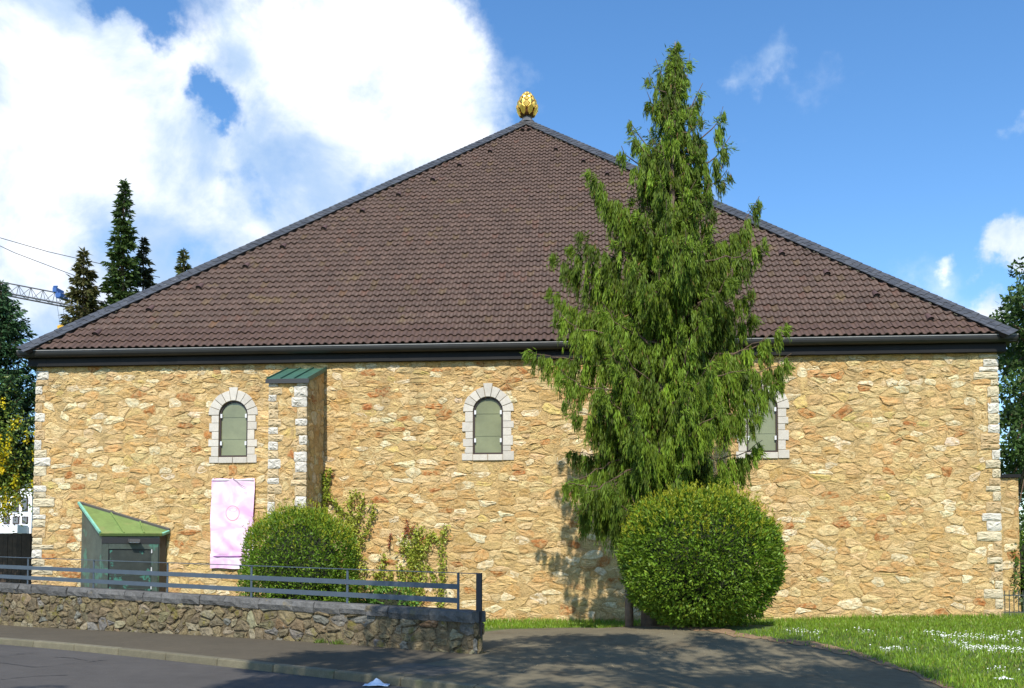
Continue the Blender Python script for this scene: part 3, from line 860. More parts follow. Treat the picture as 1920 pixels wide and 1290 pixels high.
def pinecone():
    c = np.array([0, 12.0, ZA+.20]); h, rmax = .97, .40
    b = MB(); b.tube([c+(0, 0, -.1), c+(0, 0, .05), c+(0, 0, .12)], [.10, .10, .15], 12); root = b.build('finial', MT['bronze'], church)
    def rad(s):   # s 0..1 up
        return rmax*(math.sin(math.pi*min(1, (s+.22)/1.24)**.80)**.75 if s < 1 else 0.0)
    pts = [(max(rad(s)*.84, .01), c[2]+.02+s*h*.98) for s in np.linspace(0, 1, 14)]
    q = MB(); q.tube([(c[0], c[1], z) for r, z in pts], [r for r, z in pts], 16); q.build('cone_core', MT['bronze'], root, smooth=True)
    rows = 7; m = 8; RS = [(-.02, .42), (.20, .36), (.34, .32), (.48, .29), (.60, .26), (.71, .23), (.81, .20)]
    for r in range(rows):
        s0, hh = RS[r]; hh *= .74 if r else .92
        for k in range(m):
            a = 2*math.pi*(k+(.5 if r % 2 else 0))/m-math.pi/2+math.pi/m
            def pt(da, s, out):
                s = min(max(s, -.03), .999); rr = rad(max(s, 0))*1.0+out; aa = a+da
                return (c[0]+rr*math.cos(aa), c[1]+rr*math.sin(aa), c[2]+.02+s*h)
            wa = math.pi/m*.74
            if r == 0: P = [pt(0, s0-.01, -.03), pt(-wa*.8, s0+.06, -.01), pt(-wa, s0+.22, .01), pt(0, s0+hh, .035), pt(wa, s0+.22, .01), pt(wa*.8, s0+.06, -.01), pt(0, s0+.30, .055)]; rim = [0, 1, 2, 3, 4, 5]
            else: P = [pt(0, s0+.01, 0), pt(-wa, s0+hh*.5, .004), pt(0, s0+hh, .030), pt(wa, s0+hh*.5, .004), pt(0, s0+hh*.60, .035)]; rim = [0, 1, 2, 3]
            ce = len(P)-1; n = len(rim)
            cc = np.array([c[0], c[1], 0]); back = [tuple(np.array(P[i])-(np.array([P[i][0]-c[0], P[i][1]-c[1], 0])*.12)) for i in rim]
            V = P+back; Fs = [(rim[i], ce, rim[(i+1) % n]) for i in range(n)]+[(rim[i], rim[(i+1) % n], len(P)+(i+1) % n, len(P)+i) for i in range(n)]
            b = MB(); b.add(V, Fs); b.build('cone_scale', MT['gold'], root)
    t = MB(); t.tube([c+(0, 0, h*.97), c+(0, 0, h*1.02), c+(0, 0, h*1.035)], [.06, .03, .012], 8); t.build('cone_tip', MT['gold'], root)
pinecone()

#@@PART2
# ------------------------------------------------------------------ copper porch
def porch():
    A = onY(147, 945, -.06); Dp = onY(317, 996, -.06); Bf = onY(187, 1001, -1.25)
    nrm = np.cross(Bf-A, Dp-A); nrm /= np.linalg.norm(nrm); nrm = nrm if nrm[2] > 0 else -nrm
    v = ray(304, 1001); s = ((A-EYE)@nrm)/(v@nrm); Cf = EYE+v*s
    print('porch', A, Bf, Cf, Dp)
    root = thing('entrance_porch', 'weathered copper clad cellar entrance porch with green lean-to roof on stone facade', 'porch', (A[0]+1, -.6, .1))
    zb = -.2
    cen = (A+Bf+Cf+Dp)/4
    def ins(p, k=.93, dz=.06):
        q = cen+(p-cen)*k; q = np.array([q[0], q[1] if p[1] < -.2 else -.065, p[2]-dz]); return q
    a, b_, c_, d_ = ins(A), ins(Bf), ins(Cf), ins(Dp)
    def panel(name, p, q, m):
        b = MB(); n = np.cross(q-p, (0, 0, 1)); n[2] = 0; n /= np.linalg.norm(n)
        if n@(np.array([p[0], p[1], 0])-np.array([cen[0], cen[1], 0])) < 0: n = -n
        i_ = n*.05
        P = [np.array([p[0], p[1], zb]), np.array([q[0], q[1], zb])]
        b.hexa([P[0]-i_, P[1]-i_, P[1], P[0], p-i_, q-i_, q, p]); return b.build(name, m, root), n
    panel('left_wall', a, b_, MT['copper']); panel('right_wall', c_, d_, MT['dark'])  # right wall takes the dark metal, its shaded side put into the colour
    _, n = panel('front_wall', b_, c_, MT['copper'])
    e = (c_-b_); e[2] = 0; Lf = np.linalg.norm(e); e /= Lf
    base = np.array([b_[0], b_[1], 0])
    def fb(name, u0, u1, z0, z1, out0, out1, m, par=root):
        b = MB(); c = base+e*(u0+u1)/2+n*(out0+out1)/2+np.array([0, 0, (z0+z1)/2])
        b.obox(c, e*(u1-u0)/2, n*(out1-out0)/2, np.array([0, 0, (z1-z0)/2])); return b.build(name, m, par)
    zt = b_[2]
    fb('lintel', .0, Lf, zt-.17, zt-.015, .002, .03, MT['dark'])
    fb('door_frame', .02, .15, zb, zt-.18, .002, .035, MT['copper']); fb('door_frame', Lf-.17, Lf-.04, zb, zt-.18, .002, .035, MT['copper'])
    fb('door_frame', .155, Lf-.175, zt-.30, zt-.18, .002, .035, MT['copper'])
    dr = fb('door', .19, Lf-.21, zb, zt-.33, .004, .018, MT['copperdoor'])
    for z in (zt-.62, zt-.95, zt-1.28): fb('door_seam', .19, Lf-.21, z, z+.012, .0185, .024, MT['copper'], dr)
    fb('door_reveal', .157, .185, zb, zt-.31, .004, .012, MT['dark']); fb('door_reveal', .157, Lf-.177, zt-.328, zt-.305, .004, .012, MT['dark'])
    for z in (zt-.40, zt-.85, zt-1.3):
        fb('hinge', Lf-.205, Lf-.18, z, z+.1, .01, .03, MT['galv'])
    lm = fb('lamp', Lf*.44, Lf*.62, zt-.135, zt-.055, .031, .20, MT['lampgrey']); fb('lamp_lens', Lf*.45, Lf*.61, zt-.15, zt-.137, .05, .19, MT['galv'], lm)
    # roof plate with seams and rolled edges
    up = nrm*.03
    def ex(p, q, k): return p+(p-q)/np.linalg.norm(p-q)*k
    R = [A, Bf, Cf, Dp]
    rb = MB(); rb.hexa([p-up for p in R]+[p+up*.3 for p in R]); rf = rb.build('roof', MT['verdigris'], root)
    for k in (.36, .68):
        p, q = A+(Dp-A)*k, Bf+(Cf-Bf)*(k+.02)
        t = MB(); t.bar(p+up, q+up, .03, .035, nrm); t.build('seam', MT['verdigris'], rf)
    t = MB(); t.bar(A+up*1.2, Bf+up*1.2, .05, .06, nrm); t.build('verge', MT['edgegreen'], rf)
    t = MB(); t.bar(Bf-up*.4, Cf-up*.4, .05, .07, nrm); t.build('eave_roll', MT['verdigris'], rf)
    t = MB(); t.bar(Cf-up*.4, Dp-up*.4, .05, .07, nrm); t.build('eave_roll', MT['edgegreen'], rf)
    t = MB(); t.bar(A+up*1.2+np.array([0, .03, 0]), Dp+up*1.2+np.array([0, .03, 0]), .06, .07, nrm); t.build('wall_flashing', MT['lampgrey'], rf)
porch()

# ------------------------------------------------------------------ banner
def banner():
    m = bpy.data.materials.new('banner_print'); m.use_nodes = True; nt = m.node_tree; L = nt.links.new; N = nt.nodes.new
    b = nt.nodes['Principled BSDF']; b.inputs['Roughness'].default_value = .55
    uv = N('ShaderNodeUVMap'); uv.uv_map = 'UVMap'
    n = N('ShaderNodeTexNoise'); n.inputs['Scale'].default_value = 2.6; n.inputs['Detail'].default_value = 3; n.inputs['Distortion'].default_value = .8; L(uv.outputs[0], n.inputs['Vector'])
    r = N('ShaderNodeValToRGB'); L(n.outputs['Fac'], r.inputs[0]); e = r.color_ramp.elements
    e[0].position = .30; e[0].color = (.74, .40, .64, 1); e[1].position = .64; e[1].color = (.87, .72, .82, 1)
    # the ringed egg motif
    mp = N('ShaderNodeMapping'); L(uv.outputs[0], mp.inputs[0])
    def ring(cx, cy, rx, ry, wd, prev, colr):
        mp = N('ShaderNodeMapping'); L(uv.outputs[0], mp.inputs[0]); mp.inputs['Location'].default_value = (-cx/rx, -cy/ry, 0); mp.inputs['Scale'].default_value = (1/rx, 1/ry, 1)
        ln = N('ShaderNodeVectorMath'); ln.operation = 'LENGTH'; L(mp.outputs[0], ln.inputs[0])
        c = N('ShaderNodeMath'); c.operation = 'COMPARE'; L(ln.outputs['Value'], c.inputs[0]); c.inputs[1].default_value = 1.0; c.inputs[2].default_value = wd
        mx = N('ShaderNodeMix'); mx.data_type = 'RGBA'; L(c.outputs[0], mx.inputs['Factor']); L(prev, mx.inputs['A']); mx.inputs['B'].default_value = (*colr, 1); return mx.outputs['Result']
    c = ring(.53, 1.33, .075, .10, 1.0, r.outputs[0], (.93, .90, .92))
    c = ring(.52, 1.33, .155, .175, .075, r.outputs[0], (.72, .33, .42))
    c = ring(.53, 1.415, .085, .045, .20, c, (.85, .45, .55))
    L(c, b.inputs['Base Color'])
    p0, p1 = onY(397, 898, -.07), onY(475, 1066, -.07)
    x0, x1, z1, z0 = p0[0], p1[0], p0[2], p1[2]
    nx, nz = 26, 60; V = []; U = []
    for j in range(nz+1):
        v = j/nz
        for i in range(nx+1):
            u = i/nx
            d = .018*math.sin(5*u+7*v*2.2)*math.sin(3.1*v*3)+.014*math.sin(11*(u-.5)*(1.2-v)+2)+.010*math.sin(17*v+6*u)+.018*math.exp(-((v-.135)/.012)**2)
            fold = .03*math.exp(-abs(u-.48-.45*(1-v))*14)*(v > .55)
            y = -.075-abs(d)*1.2-fold
            V.append((x0+(x1-x0)*u+.012*math.sin(9*v), y, z0+(z1-z0)*v+.012*math.sin(8*u))); U.append((u, v*2.15))
    I = np.arange((nx+1)*(nz+1)).reshape(nz+1, nx+1)
    Fs = np.stack([I[:-1, :-1], I[:-1, 1:], I[1:, 1:], I[1:, :-1]], -1).reshape(-1, 4)
    me = mesh_np('banner', np.array(V), Fs, m, smooth=True)
    ul = me.uv_layers.new(name='UVMap'); vi = np.zeros(len(me.loops), np.int32); me.loops.foreach_get('vertex_index', vi)
    ul.data.foreach_set('uv', np.array(U, np.float32)[vi].ravel())
    root = thing('banner', 'pink and white cloth banner with an egg drawing hung on the facade', 'banner', ((x0+x1)/2, -.07, z0))
    link('cloth', me, root)
    ink = mat('banner_ink', (.20, .15, .2), rough=.7); W_ = x1-x0; Hh = z1-z0
    def P(u, v): return (x0+W_*u, -.128, z0+Hh*v)
    t = MB(); t.tube([P(.52, .995), P(.60, .975), P(.70, .93), (P(.79, .905)), P(.83, .903)], .006, 5); t.build('cord', ink, root)
    t = MB()
    for k, u in enumerate((.70, .735, .77, .80, .83)): t.bar(P(u, .868-.004*k), P(u, .852-.004*k), .006, .004, (0, 1, 0))
    t.build('lettering', ink, root)
    t = MB(); t.bar((x0+.01, -.10, z0+Hh*.985), (x1-.01, -.10, z0+Hh*.985), .02, .012); t.build('top_batten', MT['white'], root)
    t = MB(); t.bar((x0+.02, -.105, z0+Hh*.137), (x1-.02, -.105, z0+Hh*.137), .018, .018); t.build('lower_batten', mat('banner_batten', (.35, .12, .40), rough=.6), root)
    for u in (.05, .5, .95):
        t = MB(); t.box((x0+W_*u-.012, -.1, z1-.02), (x0+W_*u+.012, -.02, z1+.02)); t.build('hook', MT['galv'], root)
banner()

# ------------------------------------------------------------------ low stone wall and railing
D3 = np.array([TU[0], TU[1], 0]); N3 = np.array([TN[0], TN[1], 0])
t5, t0_ = tn(*rl5[:2])[0], tn(*rl0[:2])[0]
zc5, zc0 = rl5[2], rl0[2]
def zcop(t): return zc5+(zc0-zc5)*(t-t5)/(t0_-t5)
TEND, TLEFT = tw_end+.02, t0_+6.0
def low_wall():
    rng = np.random.default_rng(17)
    x, y = xy((TEND+TLEFT)/2, NW+.17)
    root = thing('retaining_wall', 'low mossy rubble stone wall with grey coping beside the pavement', 'stone wall', (x, y, float(H(x, y))))
    def pt(t, n, z): x, y = xy(t, n); return np.array([x, y, z])
    b = MB(); ts = np.linspace(TEND+.03, TLEFT, 24); V = []; Fs = []
    for t in ts:
        for (n, z) in ((NW, -.5), (NW, zcop(t)-.17), (NW+.30, zcop(t)-.17), (NW+.30, -.5)): V.append(pt(t, n, z))
    for i in range(len(ts)-1):
        for k in range(4): Fs.append((i*4+k, i*4+(k+1) % 4, i*4+4+(k+1) % 4, i*4+4+k))
    Fs += [(0, 1, 2, 3), tuple(4*(len(ts)-1)+k for k in (3, 2, 1, 0))]
    b.add(V, Fs); wl = b.build('wall_body', MT['rmortar'], root)
    # coping stones
    t = TEND
    while t < TLEFT:
        L = rng.uniform(.35, .95); t1 = min(t+L, TLEFT); a, c = t+.008, t1-.008
        q = MB(); n0 = NW-.055+rng.uniform(-.015, .015); n1 = NW+.36; h = rng.uniform(.165, .20)
        nseg = max(2, int(L/.16)); V = []; Fs = []
        for i in range(nseg+1):
            tt = a+(c-a)*i/nseg; zt = zcop(tt)-.006+rng.normal(0, .004); j = rng.normal(0, .010, 3)
            V += [pt(tt, n0+.012+j[0], zt-h), pt(tt, n0-.012+j[1], zt-h*.5), pt(tt, n0+.010+j[2], zt-.015), pt(tt, n0+.035, zt), pt(tt, n1-.03, zt), pt(tt, n1, zt-.02), pt(tt, n1, zt-h)]
        for i in range(nseg):
            for k in range(7): Fs.append((i*7+k, i*7+(k+1) % 7, i*7+7+(k+1) % 7, i*7+7+k))
        Fs += [tuple(range(7)), tuple(nseg*7+k for k in range(7))[::-1]]
        g = rng.uniform(.8, 1.2); q.add(V, Fs, (.125*g, .122*g, .115*g)); q.build('coping_stone', MT['cover'], root); t = t1
    pal = [((.195, .155, .085), .38), ((.155, .125, .075), .32), ((.25, .215, .14), .13), ((.165, .155, .13), .15), ((.17, .105, .06), .02)]
    polys = []
    for p in cells(TEND+.03, TLEFT-.1, -.2, 1.3, .24, .15, rng, drop=.27, gap=.010):
        c = p.mean(0); zt = zcop(c[0])-.185
        pl = clip([tuple(a) for a in p], 0, 1, zt)
        if len(pl) < 3: continue
        polys.append(np.array(pl))
    masonry(polys, lambda u, v, d: pt(u, NW-d, v), wl, MT['rubble'], rng, 300, pal=pal, lift=(.006, .050), jit=.015)
    # end face stones
    polys = cells(NW+.01, NW+.29, -.1, zcop(TEND)-.18, .28, .26, rng, drop=.05)
    masonry(polys, lambda u, v, d: pt(TEND+.03-d, u, v), wl, MT['rubble'], rng, 20, pal=pal, lift=(.02, .05))
low_wall()
def railing():
    x, y = xy(t5, NW+.17)
    root = thing('railing', 'blue grey flat bar metal railing on top of the low stone wall', 'railing', (x, y, zc5))
    def pt(t, n, z): x, y = xy(t, n); return np.array([x, y, z])
    def hgt(px, py): return on_rail(px, py)
    zr5, zr0 = on_rail(859, 1074)[2]-zc5, on_rail(52, 1046)[2]-zc0
    hr = (zr5+zr0)/2; print('rail height', hr, zr5, zr0, 'pitch', (t0_-t5)/5)
    n = NW+.17; step = (t0_-t5)/5
    for k in range(0, 8):
        t = t5+step*k; b = MB(); b.bar(pt(t, n, zcop(t)-.03), pt(t, n, zcop(t)+hr), .045, .012, N3); b.build('post', MT['rail'], root)
    te = tw_end+.04
    b = MB(); b.bar(pt(te, n, zcop(te)-.42), pt(te, n, zcop(te)+hr+.012), .10, .035, N3); b.build('end_post', MT['railpost'], root)
    tl = t5+step*7
    b = MB(); b.bar(pt(te, n, zcop(te)+hr), pt(tl, n, zcop(tl)+hr), .055, .014); b.build('handrail', MT['rail'], root)
    for f in (.62, .24):
        b = MB(); b.bar(pt(t5-.02, n-.012, zcop(t5)+hr*f+.0), pt(tl, n-.012, zcop(tl)+hr*f), .012, .088); b.build('flat_rail', MT['rail'], root)
railing()

# ------------------------------------------------------------------ foliage helpers
def unit(v): return v/np.maximum(np.linalg.norm(v, axis=-1, keepdims=True), 1e-9)
def leaves(P, Dr, Ln, Wd, col, rng, kink=.0):
    """rhombic leaves: base P, direction Dr, length Ln, width Wd -> verts, quads, cols"""
    n = len(P); Dr = unit(Dr); r = unit(rng.normal(0, 1, (n, 3))); S = unit(np.cross(Dr, r)); Nn = np.cross(S, Dr)
    Ln = np.broadcast_to(Ln, n)[:, None]; Wd = np.broadcast_to(Wd, n)[:, None]
    a = P; b = P+Dr*Ln*.45+S*Wd*.5+Nn*Wd*kink; c = P+Dr*Ln; d = P+Dr*Ln*.45-S*Wd*.5+Nn*Wd*kink
    V = np.stack([a, b, c, d], 1).reshape(-1, 3)
    Fq = np.arange(4*n).reshape(n, 4)
    return V, Fq, np.repeat(col, 4, 0)
def colvar(base, n, rng, sd=.16, tint=None):
    base = np.asarray(base, float); c = base*np.clip(rng.normal(1, sd, (n, 1)), .4, 1.7)*(1+rng.normal(0, .05, (n, 3)))
    if tint is not None:
        m = rng.random(n) < tint[1]; c[m] = np.asarray(tint[0])*rng.normal(1, .12, (m.sum(), 1))
    return np.clip(c, .003, .9)
def foliage(name, parts, m, parent, **props):
    V = []; Fq = []; C = []; k = 0
    for v, f, c in parts: V.append(v); Fq.append(f+k); C.append(c); k += len(v)
    return link(name, mesh_np(name, np.concatenate(V), np.concatenate(Fq), m, np.concatenate(C)), parent, **props)

def shrub(name, label, center, rx, ry, rz, zbase, n, base, rng, ll, parent_cat='shrub', shoots=0, flat=.0, mname='leafgloss'):
    root = thing(name, label, parent_cat, (center[0], center[1], zbase))
    c = np.array(center)
    def surf(k):
        d = unit(rng.normal(0, 1, (k, 3)))
        p = np.sign(d)*np.abs(d)**.86; p = p/np.linalg.norm(p, axis=1, keepdims=True)**.35   # slightly boxy dome
        return d, p
    # solid dark core added to block light, inner shade put into its colour
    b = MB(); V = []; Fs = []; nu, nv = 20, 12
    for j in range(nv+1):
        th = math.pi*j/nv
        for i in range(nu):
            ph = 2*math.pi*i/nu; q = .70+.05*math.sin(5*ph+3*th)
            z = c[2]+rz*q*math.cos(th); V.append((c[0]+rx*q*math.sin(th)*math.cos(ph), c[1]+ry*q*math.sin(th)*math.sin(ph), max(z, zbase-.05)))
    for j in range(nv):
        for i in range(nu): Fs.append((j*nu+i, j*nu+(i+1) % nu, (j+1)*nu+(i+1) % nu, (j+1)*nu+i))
    b.add(V, Fs); b.build('dark_core', MT['core'], root)
    d = unit(rng.normal(0, 1, (n, 3)))
    ph = rng.uniform(0, 6, 6); lump = 1+.045*np.sin(d[:, 0]*7+ph[0])*np.sin(d[:, 2]*6+ph[1])+.04*np.sin(d[:, 1]*13+d[:, 0]*10+ph[2])*np.sin(d[:, 2]*12+ph[3])
    gapm = np.sin(d[:, 0]*11+ph[4])*np.sin(d[:, 2]*9+ph[5])*np.sin(d[:, 1]*8+ph[0]); lump = lump-np.where(gapm > .45, .10, 0)*(d[:, 2] < .45)
    pn = (np.abs(d)**2.7).sum(1)**(-1/2.7); lump = lump*(.55+.45*pn)
    rr = (1-np.abs(rng.normal(0, .115, n)))*lump
    P = c+d*rr[:, None]*np.array([rx, ry, rz])
    ok = P[:, 2] > zbase+.02; P, d = P[ok], d[ok]
    # tufts: neighbours share a direction
    Dr = unit(d*.8+rng.normal(0, .55, P.shape)+np.array([0, 0, .35]))
    L = rng.uniform(.7, 1.3, len(P))*ll
    col = colvar(base, len(P), rng, .22)
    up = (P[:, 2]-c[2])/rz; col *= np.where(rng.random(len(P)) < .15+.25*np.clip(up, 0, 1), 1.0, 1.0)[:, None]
    fresh_lit = rng.random(len(P)) < np.clip((up-.35)*.9, .06, .7); col[fresh_lit] = colvar((base[0]*1.75, base[1]*1.3, base[2]*1.1), fresh_lit.sum(), rng, .15)  # young leaves, more toward the top; sunlit yellow-green put into their colour
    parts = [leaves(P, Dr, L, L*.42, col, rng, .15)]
    if shoots:
        ds = unit(rng.normal(0, 1, (shoots*3, 3))); ds = ds[ds[:, 2] > .25][:shoots]
        for q in ds:
            p0 = c+q*np.array([rx, ry, rz])*(.55+.45*(np.abs(q)**2.7).sum()**(-1/2.7))*.97; dr = unit(q*.5+np.array([0, 0, 1.])+rng.normal(0, .15, 3)); ln = rng.uniform(.06, .30)
            k = 8; s = rng.uniform(.2, 1, k)
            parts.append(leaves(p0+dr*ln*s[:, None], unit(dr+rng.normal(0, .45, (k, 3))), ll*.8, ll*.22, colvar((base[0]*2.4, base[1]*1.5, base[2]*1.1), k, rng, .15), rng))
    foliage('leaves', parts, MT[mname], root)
    return root
# big rounded shrub in front of the cypress, smaller one by the buttress
yb = -4.75
cb = onY(1313, 1045, yb); sb = 1750/ (yb+23.0)
zb_ = float(H(cb[0], yb)); topz = onY(1313, 925, yb)[2]; rxb = (onY(1470, 1050, yb)[0]-onY(1156, 1050, yb)[0])/2
print('bush', cb, zb_, topz, rxb)
shrub('rounded_shrub', 'big clipped round evergreen shrub in front of the tall cypress', (cb[0], yb, (topz+zb_)/2-.02), rxb*.96, rxb*.9, (topz-zb_)/2*1.04, zb_, 44000, (.135, .225, .018), np.random.default_rng(31), .078, shoots=650)
yb2 = -2.3
c2 = onY(563, 1045, yb2); zb2 = float(H(c2[0], yb2)); top2 = onY(563, 958, yb2)[2]; rx2 = (onY(672, 1050, yb2)[0]-onY(455, 1050, yb2)[0])/2
print('bush2', c2, zb2, top2, rx2)
shrub('rounded_shrub', 'smaller clipped round evergreen shrub behind the railing beside the pink banner', (c2[0], yb2, (top2+zb2)/2), rx2*.97, rx2*.95, (top2-zb2)/2*1.04, zb2, 28000, (.135, .230, .020), np.random.default_rng(32), .072, shoots=380)

# ------------------------------------------------------------------ weeping cypress
def cypress():
    rng = np.random.default_rng(77)
    yt = -3.9
    g = onY(1215, 1170, yt); zg = float(H(g[0], yt))
    tr_px = [(1218, 1175), (1228, 1000), (1243, 800), (1252, 600), (1258, 430), (1263, 250), (1266, 120), (1266, 78)]
    tp = [onY(px, py, yt) for px, py in tr_px]; tp[0][2] = zg-.1
    root = thing('weeping_cypress', 'tall weeping cypress with hanging green sprays in front of the facade', 'tree', (tp[0][0], yt, zg))
    rad = [.20, .17, .14, .11, .075, .045, .02, .006]
    b = MB(); b.tube(tp, rad, 10); 
    s2 = [onY(1180, 1172, yt-.3), onY(1179, 1080, yt-.3), onY(1172, 980, yt-.2), onY(1190, 880, yt)]; s2[0][2] = float(H(s2[0][0], yt-.3))-.1
    b.tube(s2, [.085, .08, .06, .04], 8)
    tko = b.build('trunk', MT['barkpale'], root, smooth=True)
    zs = np.array([p[2] for p in tp]); xs = np.array([p[0] for p in tp])
    def trunk(z): return np.array([np.interp(z, zs, xs), yt, z])
    Pp = []; Dd = []; Ll = []; Ww = []; Cc = []
    twig = MB()
    base = np.array((.118, .184, .014))
    def spray(p, ln, tone, out):
        # hanging spray: small scale-leaf pieces running down a string
        k = max(6, int(ln/.024)); s = np.sort(rng.random(k))
        drift = out*rng.uniform(.0, .25)
        wv = np.array([-out[1], out[0], 0])*rng.normal(0, .06)
        q = p+np.outer(s*ln, np.array([0, 0, -1.]))+np.outer(s**1.5*ln, drift+wv)+rng.normal(0, .010, (k, 3))*np.array([1.4, 1.4, .6])
        dr = np.array([0, 0, -1.])+rng.normal(0, .17, (k, 3))+out*.10
        Pp.append(q); Dd.append(dr); L = rng.uniform(.09, .20, k)*(1-.25*s); Ll.append(L); Ww.append(rng.uniform(.014, .030, k)*(1-.3*s))
        Cc.append(np.clip(base*tone*rng.normal(1, .12, (k, 1))*(1+rng.normal(0, .05, (k, 3))), .003, .6))
    def branch(p0, p1, dens, droop, up, hang):
        L = np.linalg.norm(p1-p0); n = max(5, int(L/.14)); out = unit((p1-p0)*np.array([1, 1, 0])); side = np.array([-out[1], out[0], 0])
        s = np.linspace(0, 1, n)
        pts = p0+np.outer(s, p1-p0); pts[:, 2] -= droop*np.sin(np.pi*s)*L; pts[:, 2] += up*(np.clip((s-.72)/.28, 0, 1)**2)*.25
        pts[1:-1] += rng.normal(0, .03, (n-2, 3))
        twig.tube(pts, list(np.linspace(.030, .006, n)*min(1, L/1.5+.35)), 5, cap=False)
        nodes = max(3, int(L/.125)); bt = rng.normal(1, .15)
        for j in range(nodes):
            u = min(1.0, .02+.98*(j+rng.random())/nodes); i = u*(n-1); a = min(int(i), n-2); f = i-a
            p = pts[a]*(1-f)+pts[a+1]*f
            bl = (rng.uniform(.10, .34)*(1.15-u)*min(1.2, L)+.07); sg = 1 if j % 2 else -1
            bd = unit(out*.55+side*sg*.8+rng.normal(0, .15, 3)); ct = bt*rng.normal(1, .22)
            m = max(4, int(dens*.125*(bl/.25+.5)))
            for _ in range(m):
                v = rng.random(); q = p+bd*bl*v+np.array([0, 0, -.35*bl*v*v+rng.uniform(-.02, .03)])+rng.normal(0, .015, 3)
                ln = hang*rng.uniform(.35, 1.1)*(1.15-.6*v)*(.30+1.0*math.sin(math.pi*min(1, .1+u*.84)))
                spray(q, ln, ct*rng.normal(1, .07), unit(out*.6+bd*.6))
        # tip plume pointing up and out
        for _ in range(int(9+4*L)):
            k = 5; q = p1+rng.normal(0, .05, (k, 3))-out*rng.uniform(0, .2); 
            Pp.append(q); Dd.append(out*.6+np.array([0, 0, -.35])+rng.normal(0, .35, (k, 3))); L_ = rng.uniform(.07, .15, k); Ll.append(L_); Ww.append(L_*.16); Cc.append(np.clip(base*bt*rng.normal(1.15, .15, (k, 1)), .003, .6)*np.ones((1, 3)))
    # limbs that make the outline in the photograph: tip pixel -> height at which they leave the trunk
    tips = [(1229, 132, 165), (1216, 158, 190), (1213, 194, 205), (1179, 246, 300), (1165, 296, 330), (1182, 262, 320), (1097, 328, 430), (1110, 345, 455), (1087, 442, 520), (1066, 470, 545), (1037, 487, 570), (1031, 556, 600),
            (1040, 600, 640), (988, 666, 655), (1050, 715, 730), (1064, 775, 790), (1066, 850, 830), (1058, 912, 890), (1085, 960, 900), (1100, 800, 790),
            (1294, 122, 150), (1318, 178, 215), (1320, 232, 250), (1356, 222, 290), (1370, 277, 330), (1364, 340, 350), (1340, 410, 420), (1424, 390, 500), (1434, 467, 490), (1398, 508, 520), (1412, 556, 570), (1420, 600, 610),
            (1478, 618, 700), (1484, 686, 690), (1464, 722, 720), (1426, 782, 760), (1430, 848, 850), (1388, 895, 860), (1440, 650, 660), (1400, 700, 690)]
    for (px, py, ty) in tips:
        dy = rng.uniform(-.5, .35); p1 = onY(px, py, yt+dy); p0 = trunk(onY(1250, ty, yt)[2])
        L = np.linalg.norm(p1-p0)
        up = 1.0 if py < ty else .4
        branch(p0, p1, 140, .05, up, .27+.16*min(2.2, L))
    # the drooping skirt at lower left
    for (px, py) in ((1075, 905), (1095, 930), (1118, 945), (1135, 930), (1090, 985), (1125, 990), (1150, 960)):
        p1 = onY(px, py, yt+rng.uniform(-.5, .3)); p0 = trunk(onY(1230, py-70, yt)[2]); branch(p0, p1, 60, -.05, .2, .62)
    # filling limbs all round; half-width by height from the outline
    hp = np.array([(90, 5), (130, 30), (190, 48), (260, 72), (330, 95), (400, 105), (450, 140), (520, 165), (600, 175), (680, 180), (760, 170), (850, 155), (920, 140), (990, 105), (1040, 60)])
    for py in np.concatenate([np.linspace(100, 1010, 150), np.linspace(430, 980, 70), np.linspace(92, 440, 85)]):
        py = py+rng.uniform(-6, 6); hw = np.interp(py, hp[:, 0], hp[:, 1])/ (1750/19.4)
        az = rng.uniform(0, 2*math.pi)
        if math.sin(py/12.5+2.2*math.sin(az*2+1)) > .50: continue        # gaps between the branch tiers
        r = hw*rng.uniform(.38, .78 if py < 420 else .90)
        p0 = trunk(onY(1250, min(py+.12*(py-60)+6, 1050), yt)[2]); zt = onY(1250, py, yt)[2]
        p1 = np.array([p0[0]+math.cos(az)*r, yt+math.sin(az)*r*(1.0 if math.sin(az) < 0 else .85), zt-.15*r])
        branch(p0, p1, 70, .04, .9, .26+.19*min(2.0, r))
    P, Dr, L, W_, C_ = map(np.concatenate, (Pp, Dd, Ll, Ww, Cc))
    brown = rng.random(len(P)) < .012; C_[brown] = (.22, .12, .04)
    print('cypress leaves', len(P))
    twig.build('branches', MT['bark'], root)
    foliage('foliage', [leaves(P, Dr, L, W_, C_, rng)], MT['needle'], root)
cypress()

